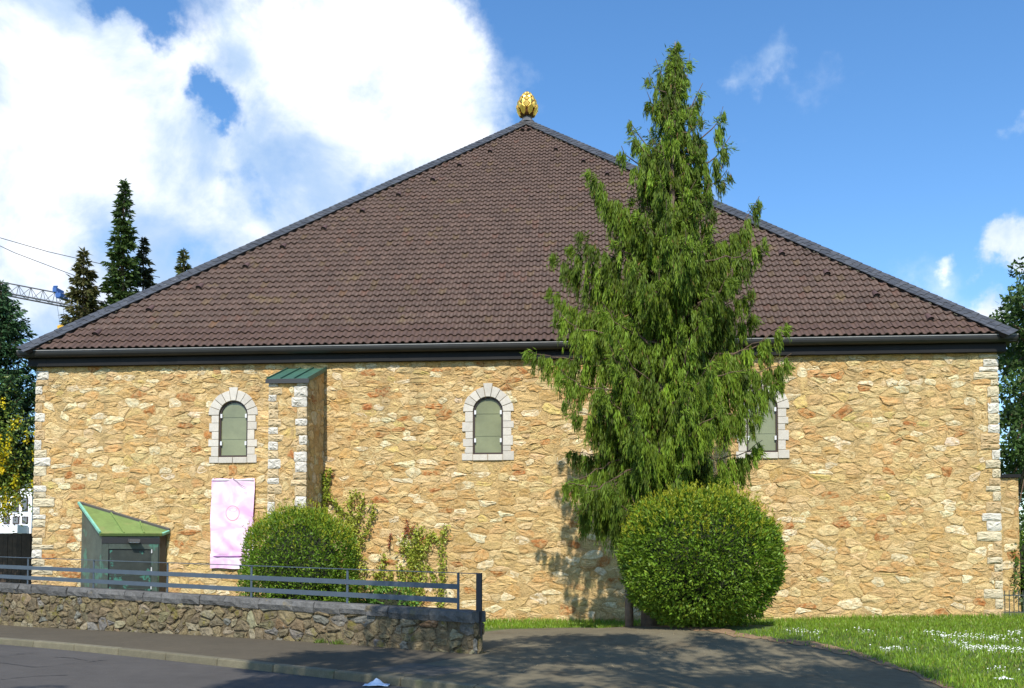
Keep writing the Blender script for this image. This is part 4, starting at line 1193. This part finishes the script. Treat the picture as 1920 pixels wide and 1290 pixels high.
# ------------------------------------------------------------------ background conifers
def conifer(name, label, base, h, prof, nb, col, rng, leaf=.22, droop=.25, dens=26, group=None, z0f=.0, tint=None, trunk_r=None, upt=.1):
    root = thing(name, label, 'tree', base, group)
    base = np.array(base, float); tr = trunk_r or h*.014
    b = MB(); b.tube([base+(0, 0, -.2), base+(0, 0, h*.5), base+(0, 0, h*.99)], [tr, tr*.6, .012], 8); b.build('trunk', MT['bark'], root)
    prof = np.array(prof); tw = MB(); parts = []
    for k in range(nb):
        f = z0f+(1-z0f)*(k+.5)/nb; f = min(.995, f+rng.normal(0, .008)); r = np.interp(f, prof[:, 0], prof[:, 1])*rng.uniform(.6, 1.12)
        az = rng.uniform(0, 2*math.pi); out = np.array([math.cos(az), math.sin(az), 0])
        p0 = base+np.array([0, 0, f*h]); p1 = p0+out*r+np.array([0, 0, -droop*r+upt*r])
        n = 6; s = np.linspace(0, 1, n); pts = p0+np.outer(s, p1-p0); pts[:, 2] -= droop*.35*r*np.sin(np.pi*s); pts[:, 2] += upt*r*s**3
        tw.tube(pts, list(np.linspace(.03, .006, n)), 4, cap=False)
        m = max(6, int(r*dens)); u = rng.random(m)**.8; i = u*(n-1); a = i.astype(int); fr = (i-a)[:, None]
        P = pts[a]*(1-fr)+pts[np.minimum(a+1, n-1)]*fr
        side = np.array([-out[1], out[0], 0]); lat = rng.normal(0, 1, m)*.16*r*(1.15-u)
        P = P+side*lat[:, None]+rng.normal(0, .03, (m, 3))-np.array([0, 0, 1])*np.abs(lat)[:, None]*.3
        Dr = out*.75+side*np.sign(lat)[:, None]*.6+np.array([0, 0, -.25])+rng.normal(0, .38, (m, 3))
        L = rng.uniform(.6, 1.3, m)*leaf
        parts.append(leaves(P, Dr, L, L*.34, colvar(np.array(col)*rng.normal(1, .12), m, rng, .16, tint), rng))
    # leader
    m = 40; z = rng.uniform(.93, 1.0, m); P = base+np.stack([rng.normal(0, .02, m), rng.normal(0, .02, m), z*h], 1)
    parts.append(leaves(P, np.array([0, 0, .8])+rng.normal(0, .5, (m, 3)), leaf*.8, leaf*.2, colvar(col, m, rng), rng))
    tw.build('branches', MT['bark'], root)
    foliage('foliage', parts, MT['needle'], root)
    return root
def back_trees():
    rng = np.random.default_rng(55)
    d = 52.0
    pr = [(0, 3.2), (.3, 2.6), (.55, 1.9), (.72, 1.25), (.85, .85), (.93, .55), (.97, .3), (1, .05)]
    def sp(px, ptop, dd, w, nb, col, label, seed, leaf=.34):
        top = atD(px, ptop, dd); base = (top[0], top[1], .3); h = top[2]-.3
        p = [(f, r*w) for f, r in pr]
        conifer('spruce', label, base, h, p, nb, col, np.random.default_rng(seed), leaf=leaf, droop=.35, dens=52, group='spruces behind the roof', z0f=.30)
    sp(233, 337, 52, .74, 400, (.055, .095, .020), 'tallest narrow spruce rising behind the left roof slope', 1)
    sp(158, 470, 50, .92, 330, (.082, .080, .022), 'brownish spruce left of the tallest one behind the roof', 2)
    sp(270, 446, 54, .70, 320, (.042, .050, .020), 'dark slim spruce just right of the tallest one', 3)
    sp(345, 468, 56, .70, 300, (.080, .092, .022), 'small lone spruce tip above the roof edge right of the others', 4)
    # dark conifer left of the church corner
    top = atD(12, 528, 29); 
    conifer('cedar', 'dark drooping conifer at the left edge beside the church corner', (top[0]-.2, top[1], .2), top[2]-.2, [(0, 1.9), (.2, 2.0), (.45, 1.75), (.65, 1.4), (.8, 1.0), (.92, .55), (1, .08)], 340, (.050, .110, .040), np.random.default_rng(6), leaf=.17, droop=.18, dens=90, z0f=.36, upt=.22)
    # yellow flowering tree in front of the conifer
    c = atD(14, 800, 27.5); rng = np.random.default_rng(9); gz = float(H(c[0], c[1]))
    root = thing('laburnum', 'yellow flowering laburnum against the dark conifer at the left edge', 'tree', (c[0]-.9, c[1], gz))
    b = MB(); b.tube([(c[0]-.9, c[1], gz-.1), (c[0]-.7, c[1], 2.0), (c[0]-.3, c[1], 3.6), (c[0]-.1, c[1], 4.8)], [.10, .08, .05, .02], 7)
    b.build('trunk', MT['bark'], root)
    parts = []
    for k in range(150):
        p = np.array([c[0]-.25, c[1], 4.4])+rng.normal(0, 1, 3)*np.array([.50, .5, .85]); p[0] = min(p[0], -12.02-.0*p[0]); p[2] = max(p[2], 3.1)
        n = 26
        if k % 5 < 3:
            q = p+np.stack([rng.normal(0, .045, n), rng.normal(0, .045, n), -rng.random(n)*.34], 1)
            parts.append(leaves(q, rng.normal(0, .6, (n, 3))+np.array([0, 0, -.6]), .085, .06, colvar((.72, .58, .02), n, rng, .12), rng))
        q = p+rng.normal(0, .2, (n, 3)); parts.append(leaves(q, rng.normal(0, 1, (n, 3)), .11, .05, colvar((.16, .22, .03), n, rng, .2), rng))
    foliage('blossom', parts, MT['leaf'], root)
back_trees()

def broad(name, label, base, trunk_top, clusters, leaf, col, rng, per, mname='leaf', group=None, tr=.2, spread=.8):
    root = thing(name, label, 'tree', base, group); base = np.array(base, float); tt = np.array(trunk_top, float)
    b = MB(); b.tube([base+(0, 0, -.3), base*.5+tt*.5+(.05, .03, 0), tt], [tr, tr*.8, tr*.55], 9); b.build('trunk', MT['bark'], root)
    tw = MB(); parts = []
    for (p, r) in clusters:
        p = np.array(p); mid = tt*.45+p*.55+np.array([0, 0, -.15*np.linalg.norm(p-tt)*.4])
        tw.tube([tt-np.array([0, 0, rng.uniform(0, 1)]), mid, p], [tr*.28, tr*.14, .012], 5, cap=False)
        n = int(per*r*r); d = unit(rng.normal(0, 1, (n, 3))); q = p+d*(rng.random(n)**.45*r)[:, None]*np.array([1, 1, spread])
        L = rng.uniform(.7, 1.3, n)*leaf
        parts.append(leaves(q, d*.5+rng.normal(0, .7, (n, 3)), L, L*.5, colvar(np.array(col)*rng.normal(1, .10), n, rng, .18), rng, .1))
    tw.build('branches', MT['bark'], root)
    foliage('crown', parts, MT[mname], root)
    return root
def right_side():
    rng = np.random.default_rng(66)
    # pine beyond the right corner
    base = atD(1985, 1150, 27); gz = .3
    cl = []
    for (px, py, r) in [(1922, 505, .42), (1918, 540, .35), (1908, 560, .40), (1893, 575, .36), (1935, 580, .6), (1915, 600, .55), (1880, 596, .33), (1868, 612, .28), (1900, 620, .5), (1930, 640, .6), (1905, 660, .45), (1935, 700, .6), (1910, 720, .5), (1895, 740, .42), (1925, 770, .6), (1890, 790, .42), (1905, 830, .55), (1930, 850, .6), (1888, 870, .4), (1960, 560, .8), (1985, 640, .9), (1970, 740, .9), (1960, 840, .8), (1990, 480, .8), (1885, 690, .35), (1900, 900, .5), (1930, 930, .6), (1885, 940, .4), (1905, 975, .5), (1890, 1010, .45)]:
        cl.append((atD(px, py, 27+rng.uniform(-.6, 1.2)), r))
    broad('pine_tree', 'dark green pine beyond the right corner of the church', (base[0], base[1], gz), (base[0]-.1, base[1]+.1, 8.2), cl, .15, (.062, .115, .026), rng, 1100, 'needle', tr=.22)
    cl = []
    for k in range(26):
        px = rng.uniform(1885, 2050); py = rng.uniform(640, 1060); cl.append((atD(px, py, 36+rng.uniform(-1, 1)), rng.uniform(.7, 1.2)))
    b2 = atD(1960, 1140, 36)
    broad('background_tree', 'shaded leafy tree filling the gap behind the right corner', (b2[0], b2[1], .3), (b2[0], b2[1], 6.0), cl, .26, (.035, .060, .016), rng, 420, 'leaf', tr=.25)
    # lit leafy hedge shrub at the right edge
    c = atD(1912, 1075, 25); gz = float(H(c[0], c[1]))
    shrub('hedge_shrub', 'leafy green shrub at the right edge beside the church corner', (c[0]+.45, c[1], gz+1.05), .95, .9, 1.12, gz, 4200, (.085, .175, .022), rng, .11, mname='leaf')
    # stone annex with flat coping
    zt = onY(1890, 896, 2.6)[2]; x1 = onY(1909, 900, 2.6)[0]
    root = thing('annex_wall', 'small rubble stone annex with dark flat coping behind the right corner', 'wall', ((12.3+x1)/2, 2.9, .2))
    b = MB(); b.box((12.06, 2.6, -.3), (x1, 3.4, zt)); wl = b.build('wall_body', MT['mortar'], root)
    masonry(cells(12.08, x1-.01, .2, zt-.02, .30, .2, rng, drop=.1), lambda u, v, d: (u, 2.6-d, v), wl, MT['stone'], rng, 60)
    b = MB(); b.box((12.05, 2.52, zt+.004), (x1+.04, 3.45, zt+.09)); b.build('coping', MT['fascia'], root)
    # iron fence
    fy = 1.2; xa = 12.25; g = float(H(xa, fy))
    fr = thing('iron_fence', 'low dark iron bar fence on the lawn edge at far right', 'fence', (xa, fy, g))
    for k in range(11):
        b = MB(); x = xa+.11*k; b.bar((x, fy, g-.05), (x, fy, g+.62), .016, .016, (0, 1, 0)); b.build('bar', MT['iron'], fr)
    for z in (.08, .5):
        b = MB(); b.bar((xa-.05, fy, g+z), (xa+1.35, fy, g+z), .012, .03); b.build('rail', MT['iron'], fr)
right_side()

def left_side():
    # white house beyond the trees
    d = 48.0
    def q(px, py, dd=d): return atD(px, py, dd)
    A, B = q(-60, 920), q(66, 920); x0, x1, y = A[0], B[0], A[1]
    zt = q(30, 905)[2]
    root = thing('white_house', 'white rendered house with grey windows glimpsed left of the church', 'house', ((x0+x1)/2, y+2, .2))
    b = MB(); b.box((x0, y, 0), (x1, y+6, zt)); b.build('wall', MT['white'], root)
    b = MB(); b.add([(x0-.3, y-.3, zt), (x1+.3, y-.3, zt), (x1+.3, y+6.3, zt), (x0-.3, y+6.3, zt), (x0, y+3, zt+2), (x1, y+3, zt+2)], [(0, 1, 5, 4), (2, 3, 4, 5), (0, 4, 3), (1, 2, 5), (3, 2, 1, 0)]); b.build('roof', MT['rtile'], root)
    for (px0, px1, py0, py1) in ((48, 59, 934, 959), (28, 41, 936, 960), (48, 60, 969, 982), (30, 43, 969, 983), (12, 24, 969, 983)):
        a, c = q(px0, py1), q(px1, py0)
        w_ = MB(); w_.box((a[0], y-.05, a[2]), (c[0], y-.003, c[2])); wo = w_.build('window', MT['frame'], root)
        w_ = MB(); w_.box((a[0]+.05, y-.062, a[2]+.05), (c[0]-.05, y-.052, c[2]-.05)); w_.build('pane', MT['pane'], wo)
    a, c = q(-60, 1001), q(62, 986); b = MB(); b.box((a[0], y-1.0, a[2]), (c[0], y-.07, c[2])); b.build('balcony', MT['white'], root)
    # dark plank fence
    dd = 31.0; a = q(-40, 1000, dd); c = q(70, 1000, dd)
    fr = thing('plank_fence', 'dark brown timber fence in shade left of the church corner', 'fence', ((a[0]+c[0])/2, a[1], .1))
    x = a[0]
    bm = MB(); bm.box((-.075, -.015, -.3), (.075, .015, a[2])); me = mesh_np('plank', np.array(bm.v), bm.f, MT['wood'])
    k = 0
    while x < -12.35:
        o = link('plank', me, fr); o.matrix_parent_inverse = Matrix.Translation(-fr.location); o.location = (x, a[1]+random.uniform(-.006, .006), random.uniform(-.02, .02)); x += .158; k += 1
    b = MB(); b.box((a[0], a[1]+.02, .5), (-12.35, a[1]+.06, .6)); b.build('rail', MT['wood'], fr)
left_side()

# ------------------------------------------------------------------ tower crane jib
def crane():
    d = 95.0
    P = lambda px, py, dd=d: atD(px, py, dd)
    a, b_ = P(-260, 478), P(330, 592)          # top chord
    a2, b2 = P(-260, 487), P(330, 604)
    root = thing('tower_crane', 'tower crane jib with blue trolley crossing the sky at far left', 'crane', (P(-700, 1000)[0], P(-700, 1000)[1], 0))
    down = np.array([0, 0, -1.0]); hgt = 1.15; fw = unit(np.array([F0[0], F0[1], 0]))*.7
    def chord(p, q, name='chord', r=.07): m = MB(); m.tube([p, q], r, 6); m.build(name, MT['crane'], root)
    chord(a, b_); chord(a+down*hgt-fw, b_+down*hgt-fw, r=.09); chord(a+down*hgt+fw, b_+down*hgt+fw, r=.09)
    m = MB(); n = 26
    for k in range(n):
        p, q, r_ = a+(b_-a)*k/n, a+(b_-a)*(k+.5)/n, a+(b_-a)*(k+1)/n
        for s in (-1, 1):
            m.tube([p, q+down*hgt+fw*s], .028, 4); m.tube([q+down*hgt+fw*s, r_], .028, 4)
        m.tube([q+down*hgt-fw, q+down*hgt+fw], .03, 4)
    m.build('lattice', MT['crane'], root)
    t = P(112, 546); tb = MB()
    tb.box((t[0]-.35, t[1]-.7, t[2]-.25), (t[0]+.05, t[1]+.7, t[2]+.2)); tb.box((t[0]-.05, t[1]-.7, t[2]-.75), (t[0]+.5, t[1]+.7, t[2]-.35)); tb.tube([t+(-.3, -.6, .3), t+(.1, -.6, .3)], .1, 6); tb.tube([t+(-.2, -.6, .2), t+(.2, -.6, -.5)], .06, 5); tb.tube([t+(.05, -.6, -.8), t+(.4, -.6, -.8)], .12, 6)
    tb.build('trolley', MT['craneblue'], root)
    hk = P(117, 614)
    hb = MB(); hb.tube([hk+(0, 0, -.35), hk+(0, 0, .1), hk+(0, 0, .25)], [.45, .5, .25], 8); hb.build('hook_block', MT['craneyellow'], root)
    for s in (-.25, .25):
        r_ = MB(); r_.tube([hk+(s, 0, .2), t+(s*1.3, 0, -.9)], .018, 4); r_.build('hoist_rope', MT['crane'], root)
    for (p, q) in (((-120, 411), (300, 520)), ((-120, 405), (175, 530))):
        r_ = MB(); x0, x1 = P(*p), P(*q); r_.tube([x0, (x0+x1)/2+down*.35, x1], .035, 4); r_.build('pendant', MT['crane'], root)
    # mast far out of frame carries the jib
    m = MB(); mp = P(-560, 420); fz = mp[2]
    for (i, j) in ((-1, -1), (1, -1), (1, 1), (-1, 1)): m.tube([(mp[0]+i*.8, mp[1]+j*.8, 0), (mp[0]+i*.8, mp[1]+j*.8, fz+4)], .09, 5)
    for k in range(int(fz/1.6)):
        z = k*1.6; m.tube([(mp[0]-.8, mp[1]-.8, z), (mp[0]+.8, mp[1]-.8, z+1.6)], .05, 4); m.tube([(mp[0]+.8, mp[1]+.8, z), (mp[0]-.8, mp[1]+.8, z+1.6)], .05, 4)
    m.build('mast', MT['crane'], root)
    e = a+(a-b_)/np.linalg.norm(a-b_)*abs(P(-560, 420)[0]-a[0])*1.02
    chord(a, e); chord(a+down*hgt-fw, e+down*hgt-fw)
crane()

# ------------------------------------------------------------------ climbers on the wall
def vine(label, paths, seed, leafc, width=.10, dens=95, leaf=.075, Y=-.07, thick=.012):
    rng = np.random.default_rng(seed)
    p0 = onY(*paths[0][0], Y); root = thing('climbing_vine', label, 'vine', (p0[0], Y, float(H(p0[0], Y))), 'climbers on the facade')
    st = MB(); parts = []
    for pa in paths:
        pts = np.array([onY(px, py, Y) for px, py in pa]); st.tube(pts, thick, 5, cap=False)
        L = np.linalg.norm(np.diff(pts, axis=0), axis=1); cum = np.concatenate([[0], np.cumsum(L)]); n = int(cum[-1]*dens)
        s = rng.random(n)*cum[-1]; q = np.stack([np.interp(s, cum, pts[:, k]) for k in range(3)], 1)
        q += np.stack([rng.normal(0, width*.55, n), -np.abs(rng.normal(.03, .04, n)), rng.normal(0, width*.4, n)], 1)
        q[:, 1] = np.minimum(q[:, 1], Y-.0)
        d = np.stack([rng.normal(0, .7, n), -np.abs(rng.normal(.3, .3, n)), rng.normal(-.1, .7, n)], 1)
        parts.append(leaves(q, d, rng.uniform(.7, 1.3, n)*leaf, leaf*.62, colvar(leafc, n, rng, .24), rng, .15))
    st.build('stem', MT['bark'], root); foliage('leaves', parts, MT['leaf'], root)
green = (.34, .38, .05)
vine('slender climber winding up the inner corner of the buttress', [[(612, 1130), (611, 1040), (609, 960), (612, 920), (607, 885)], [(611, 920), (619, 882)], [(612, 925), (628, 942), (645, 965)]], 1, (.30, .36, .04), .07, 200)
vine('yellow green climber with forked shoots just right of the smaller shrub', [[(668, 1130), (666, 1040), (662, 980), (657, 930), (664, 924)], [(664, 1000), (680, 945), (676, 930), (664, 922)], [(670, 1040), (690, 985), (702, 960), (698, 942)], [(672, 1130), (684, 1070), (672, 1040)], [(645, 960), (662, 1000)]], 2, green, .10, 170)
vine('short upright climber shoot between two larger climbers', [[(712, 1130), (716, 1070), (720, 1035)], [(735, 1130), (732, 1070)], [(716, 1090), (700, 1070)]], 3, green, .09, 170)
vine('large spreading climber with bushy middle right of the short shoot', [[(770, 1135), (775, 1060), (778, 1000), (792, 990)], [(778, 1060), (760, 1030), (757, 1012)], [(780, 1040), (800, 1020), (808, 1005)], [(785, 1130), (790, 1060), (785, 1010)], [(758, 1130), (752, 1060)]], 4, green, .17, 270)
vine('climber with forked tip at the right end near the last railing post', [[(826, 1140), (830, 1070), (828, 1020), (837, 985)], [(828, 1020), (818, 1010), (808, 1000)], [(822, 1100), (812, 1075), (804, 1065)]], 5, green, .09, 180)
vine('rust brown withered climber above the large green one', [[(772, 1012), (766, 995), (764, 975)], [(770, 1000), (778, 985)], [(757, 1008), (764, 990)]], 6, (.36, .11, .04), .06, 150, .05)
vine('thin rust brown withered shoot on bare wall', [[(730, 1030), (731, 1015), (733, 1000)]], 7, (.36, .11, .04), .03, 130, .05)
# low leafy plants behind the wall
def low_plants():
    rng = np.random.default_rng(12)
    for (px, y, r, lab) in ((738, -1.0, .55, 'low bright green leafy plant behind the railing under the climbers'), (705, -.7, .35, 'small low leafy plant behind the railing next to the smaller shrub')):
        p = onY(px, 1110, y); g = float(H(p[0], y))
        shrub('low_shrub', lab, (p[0], y, g+.42), r, .4, .52, g, 900, (.11, .24, .04), rng, .10, parent_cat='plant', mname='leaf')
low_plants()

# ------------------------------------------------------------------ lawn grass, daisies, litter
def lawn():
    rng = np.random.default_rng(42)
    n = 150000
    x = rng.uniform(-1, 15.5, n); y = rng.uniform(-13, -.03, n)
    t, nn = tn(x, y); ne = np.interp(t, et, en)
    ok = (nn > ne+.02+.10*np.sin(t*7.3)*.5+rng.normal(0, .05, n)) & ((t < tw_end-.02) | (nn > NW+.42))
    d = (x-E2[0])*F0[0]+(y-E2[1])*F0[1]; xr = (x-E2[0])*R0[0]+(y-E2[1])*R0[1]
    ok &= (np.abs(xr/d) < .60) & (d > 9)
    bare = (np.abs(nn-ne) < .22+.22*np.abs(np.sin(t*1.3+.5))) & (rng.random(n) < .80); ok &= ~bare
    ok &= ~(((x-cb[0])**2/ (1.4)**2+(y-yb)**2/1.2**2) < 1)
    x, y = x[ok], y[ok]; n = len(x); print('grass', n)
    nearwall = y > -.6
    z = H(x, y)-.01; P = np.stack([x, y, z], 1)
    Dr = np.stack([rng.normal(0, .35, n), rng.normal(0, .35, n), np.ones(n)], 1)
    patch = .5+.5*np.sin(x*1.7+2*np.sin(y*1.1))*np.sin(y*1.9+1)
    L = rng.uniform(.035, .085, n)*(1+.5*patch)*np.where(nearwall, 1.7, 1)
    col = colvar((.175, .275, .020), n, rng, .20, ((.30, .28, .07), .05))*(.85+.3*patch[:, None])
    link('grass', foliage_mesh('grass', leaves(P, Dr, L, rng.uniform(.010, .022, n), col, rng)), None, kind='stuff', label='short green lawn grass between facade and forecourt', category='grass')
    # daisies in drifts
    pts = []
    def drift(px0, py0, px1, py1, k, s):
        for _ in range(k):
            u = rng.random(); pts.append((px0+(px1-px0)*u+rng.normal(0, s*1.6), py0+(py1-py0)*u+rng.normal(0, s*.35)))
    drift(1735, 1183, 1785, 1193, 50, 7); drift(1775, 1200, 1830, 1213, 42, 7); drift(1815, 1212, 1880, 1214, 85, 8); drift(1830, 1192, 1905, 1197, 55, 8); drift(1880, 1214, 1925, 1217, 40, 6); drift(1790, 1187, 1835, 1193, 30, 6)
    drift(1480, 1178, 1540, 1184, 22, 8); drift(1655, 1213, 1700, 1216, 26, 6); drift(1600, 1176, 1625, 1182, 12, 6); drift(1835, 1250, 1895, 1253, 10, 8); drift(1890, 1188, 1920, 1182, 25, 5); drift(1500, 1190, 1700, 1200, 10, 20)
    b = MB()
    for (px, py) in pts:
        p = onG(px, py, .06); r = rng.uniform(.008, .016)
        V = [(p[0]+r*math.cos(a), p[1]+r*math.sin(a)*.9, p[2]+rng.uniform(-.006, .006)) for a in np.linspace(0, 2*math.pi, 7)[:-1]]+[(p[0], p[1], p[2]+.010)]
        V += [(p[0]-.002, p[1], p[2]-.07), (p[0]+.002, p[1], p[2]-.07)]
        b.add(V, [(i, (i+1) % 6, 6) for i in range(6)]+[(7, 8, 6)])
    b.build('daisies', MT['petal'], None, kind='stuff', label='white daisies growing in drifts across the lawn', category='daisies')
    # bare earth margin between asphalt and lawn
    ts = np.linspace(max(et[0], -4), tw_end-.05, 120); V = []; Fs = []
    for i, t_ in enumerate(ts):
        a = n_edge(t_)-.04+rng.normal(0, .03); w_ = .18+.22*abs(math.sin(t_*1.3+.5))+rng.uniform(0, .08)
        for nn_ in (a, a+w_):
            x_, y_ = xy(t_, nn_); V.append((x_, y_, float(H(x_, y_))+.014))
    for i in range(len(ts)-1): Fs.append((2*i, 2*i+2, 2*i+3, 2*i+1))
    me = mesh_np('earth_margin', np.array(V), np.array(Fs), MT['soil'])
    if me.polygons[0].normal.z < 0: me.flip_normals()
    link('earth_margin', me, None, kind='structure')
    # fallen petals and dry bits on the paving
    q = MB()
    for _ in range(420):
        px, py = rng.uniform(920, 1700), rng.uniform(1180, 1262)
        if rng.random() < .35: px, py = rng.uniform(0, 880), None
        if py is None: py = np.interp(px, [0, 900], [1156, 1222])+abs(rng.normal(0, 5))
        p = onG(px, py); t_, n_ = tn(p[0], p[1])
        if n_ > (NW-.06 if t_ > tw_end else n_edge(t_)): continue
        r = rng.uniform(.008, .020); a = rng.uniform(0, 6.28)
        c_, s_ = math.cos(a)*r, math.sin(a)*r; z = p[2]+.012
        q.add([(p[0]-c_, p[1]-s_, z), (p[0]+s_*.6, p[1]-c_*.6, z+.004), (p[0]+c_, p[1]+s_, z), (p[0]-s_*.6, p[1]+c_*.6, z+.006)], [(0, 1, 2, 3)])
    q.build('fallen_petals', mat('dry_petals', (.45, .36, .22), rough=.8), None, kind='stuff', label='pale fallen petals scattered over the asphalt', category='petals')
def foliage_mesh(name, part):
    v, f, c = part; return mesh_np(name, v, f, MT['leaf'], c)
lawn()
def litter():
    p = onG(740, 1281, -.1)
    root = None
    def crumple(name, label, px, py, w_, h_, m, off, seed, gutter=False):
        rng = np.random.default_rng(seed); p = onG(px, py, off); n = 9; V = []; Fs = []
        if gutter:
            x_, y_ = xy(tn(p[0], p[1])[0], NK-.30); p = np.array([x_, y_, float(H(x_, y_))-.105])
        for j in range(n):
            for i in range(n):
                u, v = i/(n-1)-.5, j/(n-1)-.5; e = math.exp(-(u*u*22+v*v*9))
                V.append((p[0]+R0[0]*u*w_+F0[0]*v*w_*.6, p[1]+R0[1]*u*w_+F0[1]*v*w_*.6, p[2]+.008+h_*e*(1+.2*rng.normal())+.012*rng.random()))
        for j in range(n-1):
            for i in range(n-1): Fs.append((j*n+i, j*n+i+1, (j+1)*n+i+1, (j+1)*n+i))
        o = link(name, mesh_np(name, np.array(V), np.array(Fs), m)); o['label'] = label; o['category'] = 'litter'
        sm = o.modifiers.new('thick', 'SOLIDIFY'); sm.thickness = .003
    crumple('paper_scrap', 'crumpled pale blue paper lying in the gutter by the kerb', 740, 1280, .34, .10, MT['paper'], -.105, 1, True)
    crumple('paper_scrap', 'white paper scrap lying on the lawn at lower right', 1882, 1274, .24, .035, MT['paperwhite'], .02, 2)
    crumple('paper_scrap', 'tiny pinkish paper scrap at the foot of the low wall', 230, 1164, .11, .03, mat('pink_paper', (.75, .62, .68), rough=.7), .0, 3)
litter()
def weeds():
    rng = np.random.default_rng(91)
    for k, (px, lab) in enumerate(((94, 'little weed tuft at the wall foot near the left picture edge'), (655, 'weed tuft at the wall foot under the second post from the right'), (690, 'weed tuft at the wall foot left of the dark wall end'))):
        py = np.interp(px, [0, 900], [1150, 1219]); t_, n_ = tn(*onG(px, py)[:2]); x, y = xy(t_, NW-.07); g = float(H(x, y)); n = 60
        root = thing('weed_tuft', lab, 'weed', (x, y, g), 'weeds along the wall foot')
        P = np.stack([x+rng.normal(0, .07, n), y+rng.normal(0, .025, n), np.full(n, g)], 1)
        foliage('leaves', [leaves(P, np.array([0, 0, 1.])+rng.normal(0, .5, (n, 3)), rng.uniform(.05, .12, n), .02, colvar((.13, .19, .03), n, rng), rng)], MT['leaf'], root)
weeds()

# ------------------------------------------------------------------ street trees behind the camera: their crowns shade the forecourt
def street_trees():
    rng = np.random.default_rng(101)
    k = 1/math.tan(SUN_EL)
    cl = []
    def add(px, py, r, h=None):
        h = h or rng.uniform(8.3, 11.0); g = onG(px, py); sd = SUN*((h-g[2])/SUN[2]); p = g+sd
        cl.append((p, r))
    for _ in range(175):
        px = rng.uniform(470, 1730); lo = np.interp(px, [420, 560, 900, 1300, 1500, 1760], [1268, 1228, 1196, 1190, 1206, 1272])
        py = lo+(1335-lo)*rng.random()**1.1
        add(px, py, rng.uniform(.28, .62))
    for (px, py, r) in ((450, 1278, .5), (520, 1262, .45), (20, 1286, .55), (1560, 1222, .3), (1640, 1236, .3), (1640, 1262, .4), (620, 1232, .4), (700, 1225, .35), (560, 1240, .35), (480, 1285, .4)): add(px, py, r)
    for (px, py, r) in ((730, 1105, .40), (790, 1110, .45), (845, 1115, .45), (890, 1110, .4), (880, 1160, .40), (860, 1195, .40), (780, 1180, .30)):
        g = on_rail(px, py); h = rng.uniform(8.5, 10.5); cl.append((g+SUN*((h-g[2])/SUN[2]), r))
    for _ in range(30):      # the crown goes on overhead and behind
        cl.append((np.array([2.1, -23, 0])+np.array([rng.uniform(-4, 7), rng.uniform(-5, 2.5), rng.uniform(8.5, 12)]), rng.uniform(.6, 1.0)))
    left = [c for c in cl if c[0][0] < 1.5]; right = [c for c in cl if c[0][0] >= 1.5]
    for c_, tx, ty, lab in ((left, -3.5, -27.0, 'broadleaf street tree behind the viewpoint on the left shading the pavement'), (right, 7.5, -26.5, 'broadleaf street tree behind the viewpoint on the right shading the forecourt')):
        broad('street_tree', lab, (tx, ty, -.1), (tx+.2, ty+.3, 8.0), c_, .15, (.06, .11, .015), rng, 900, 'leaf', 'street trees behind the viewpoint', .22, .7)
street_trees()
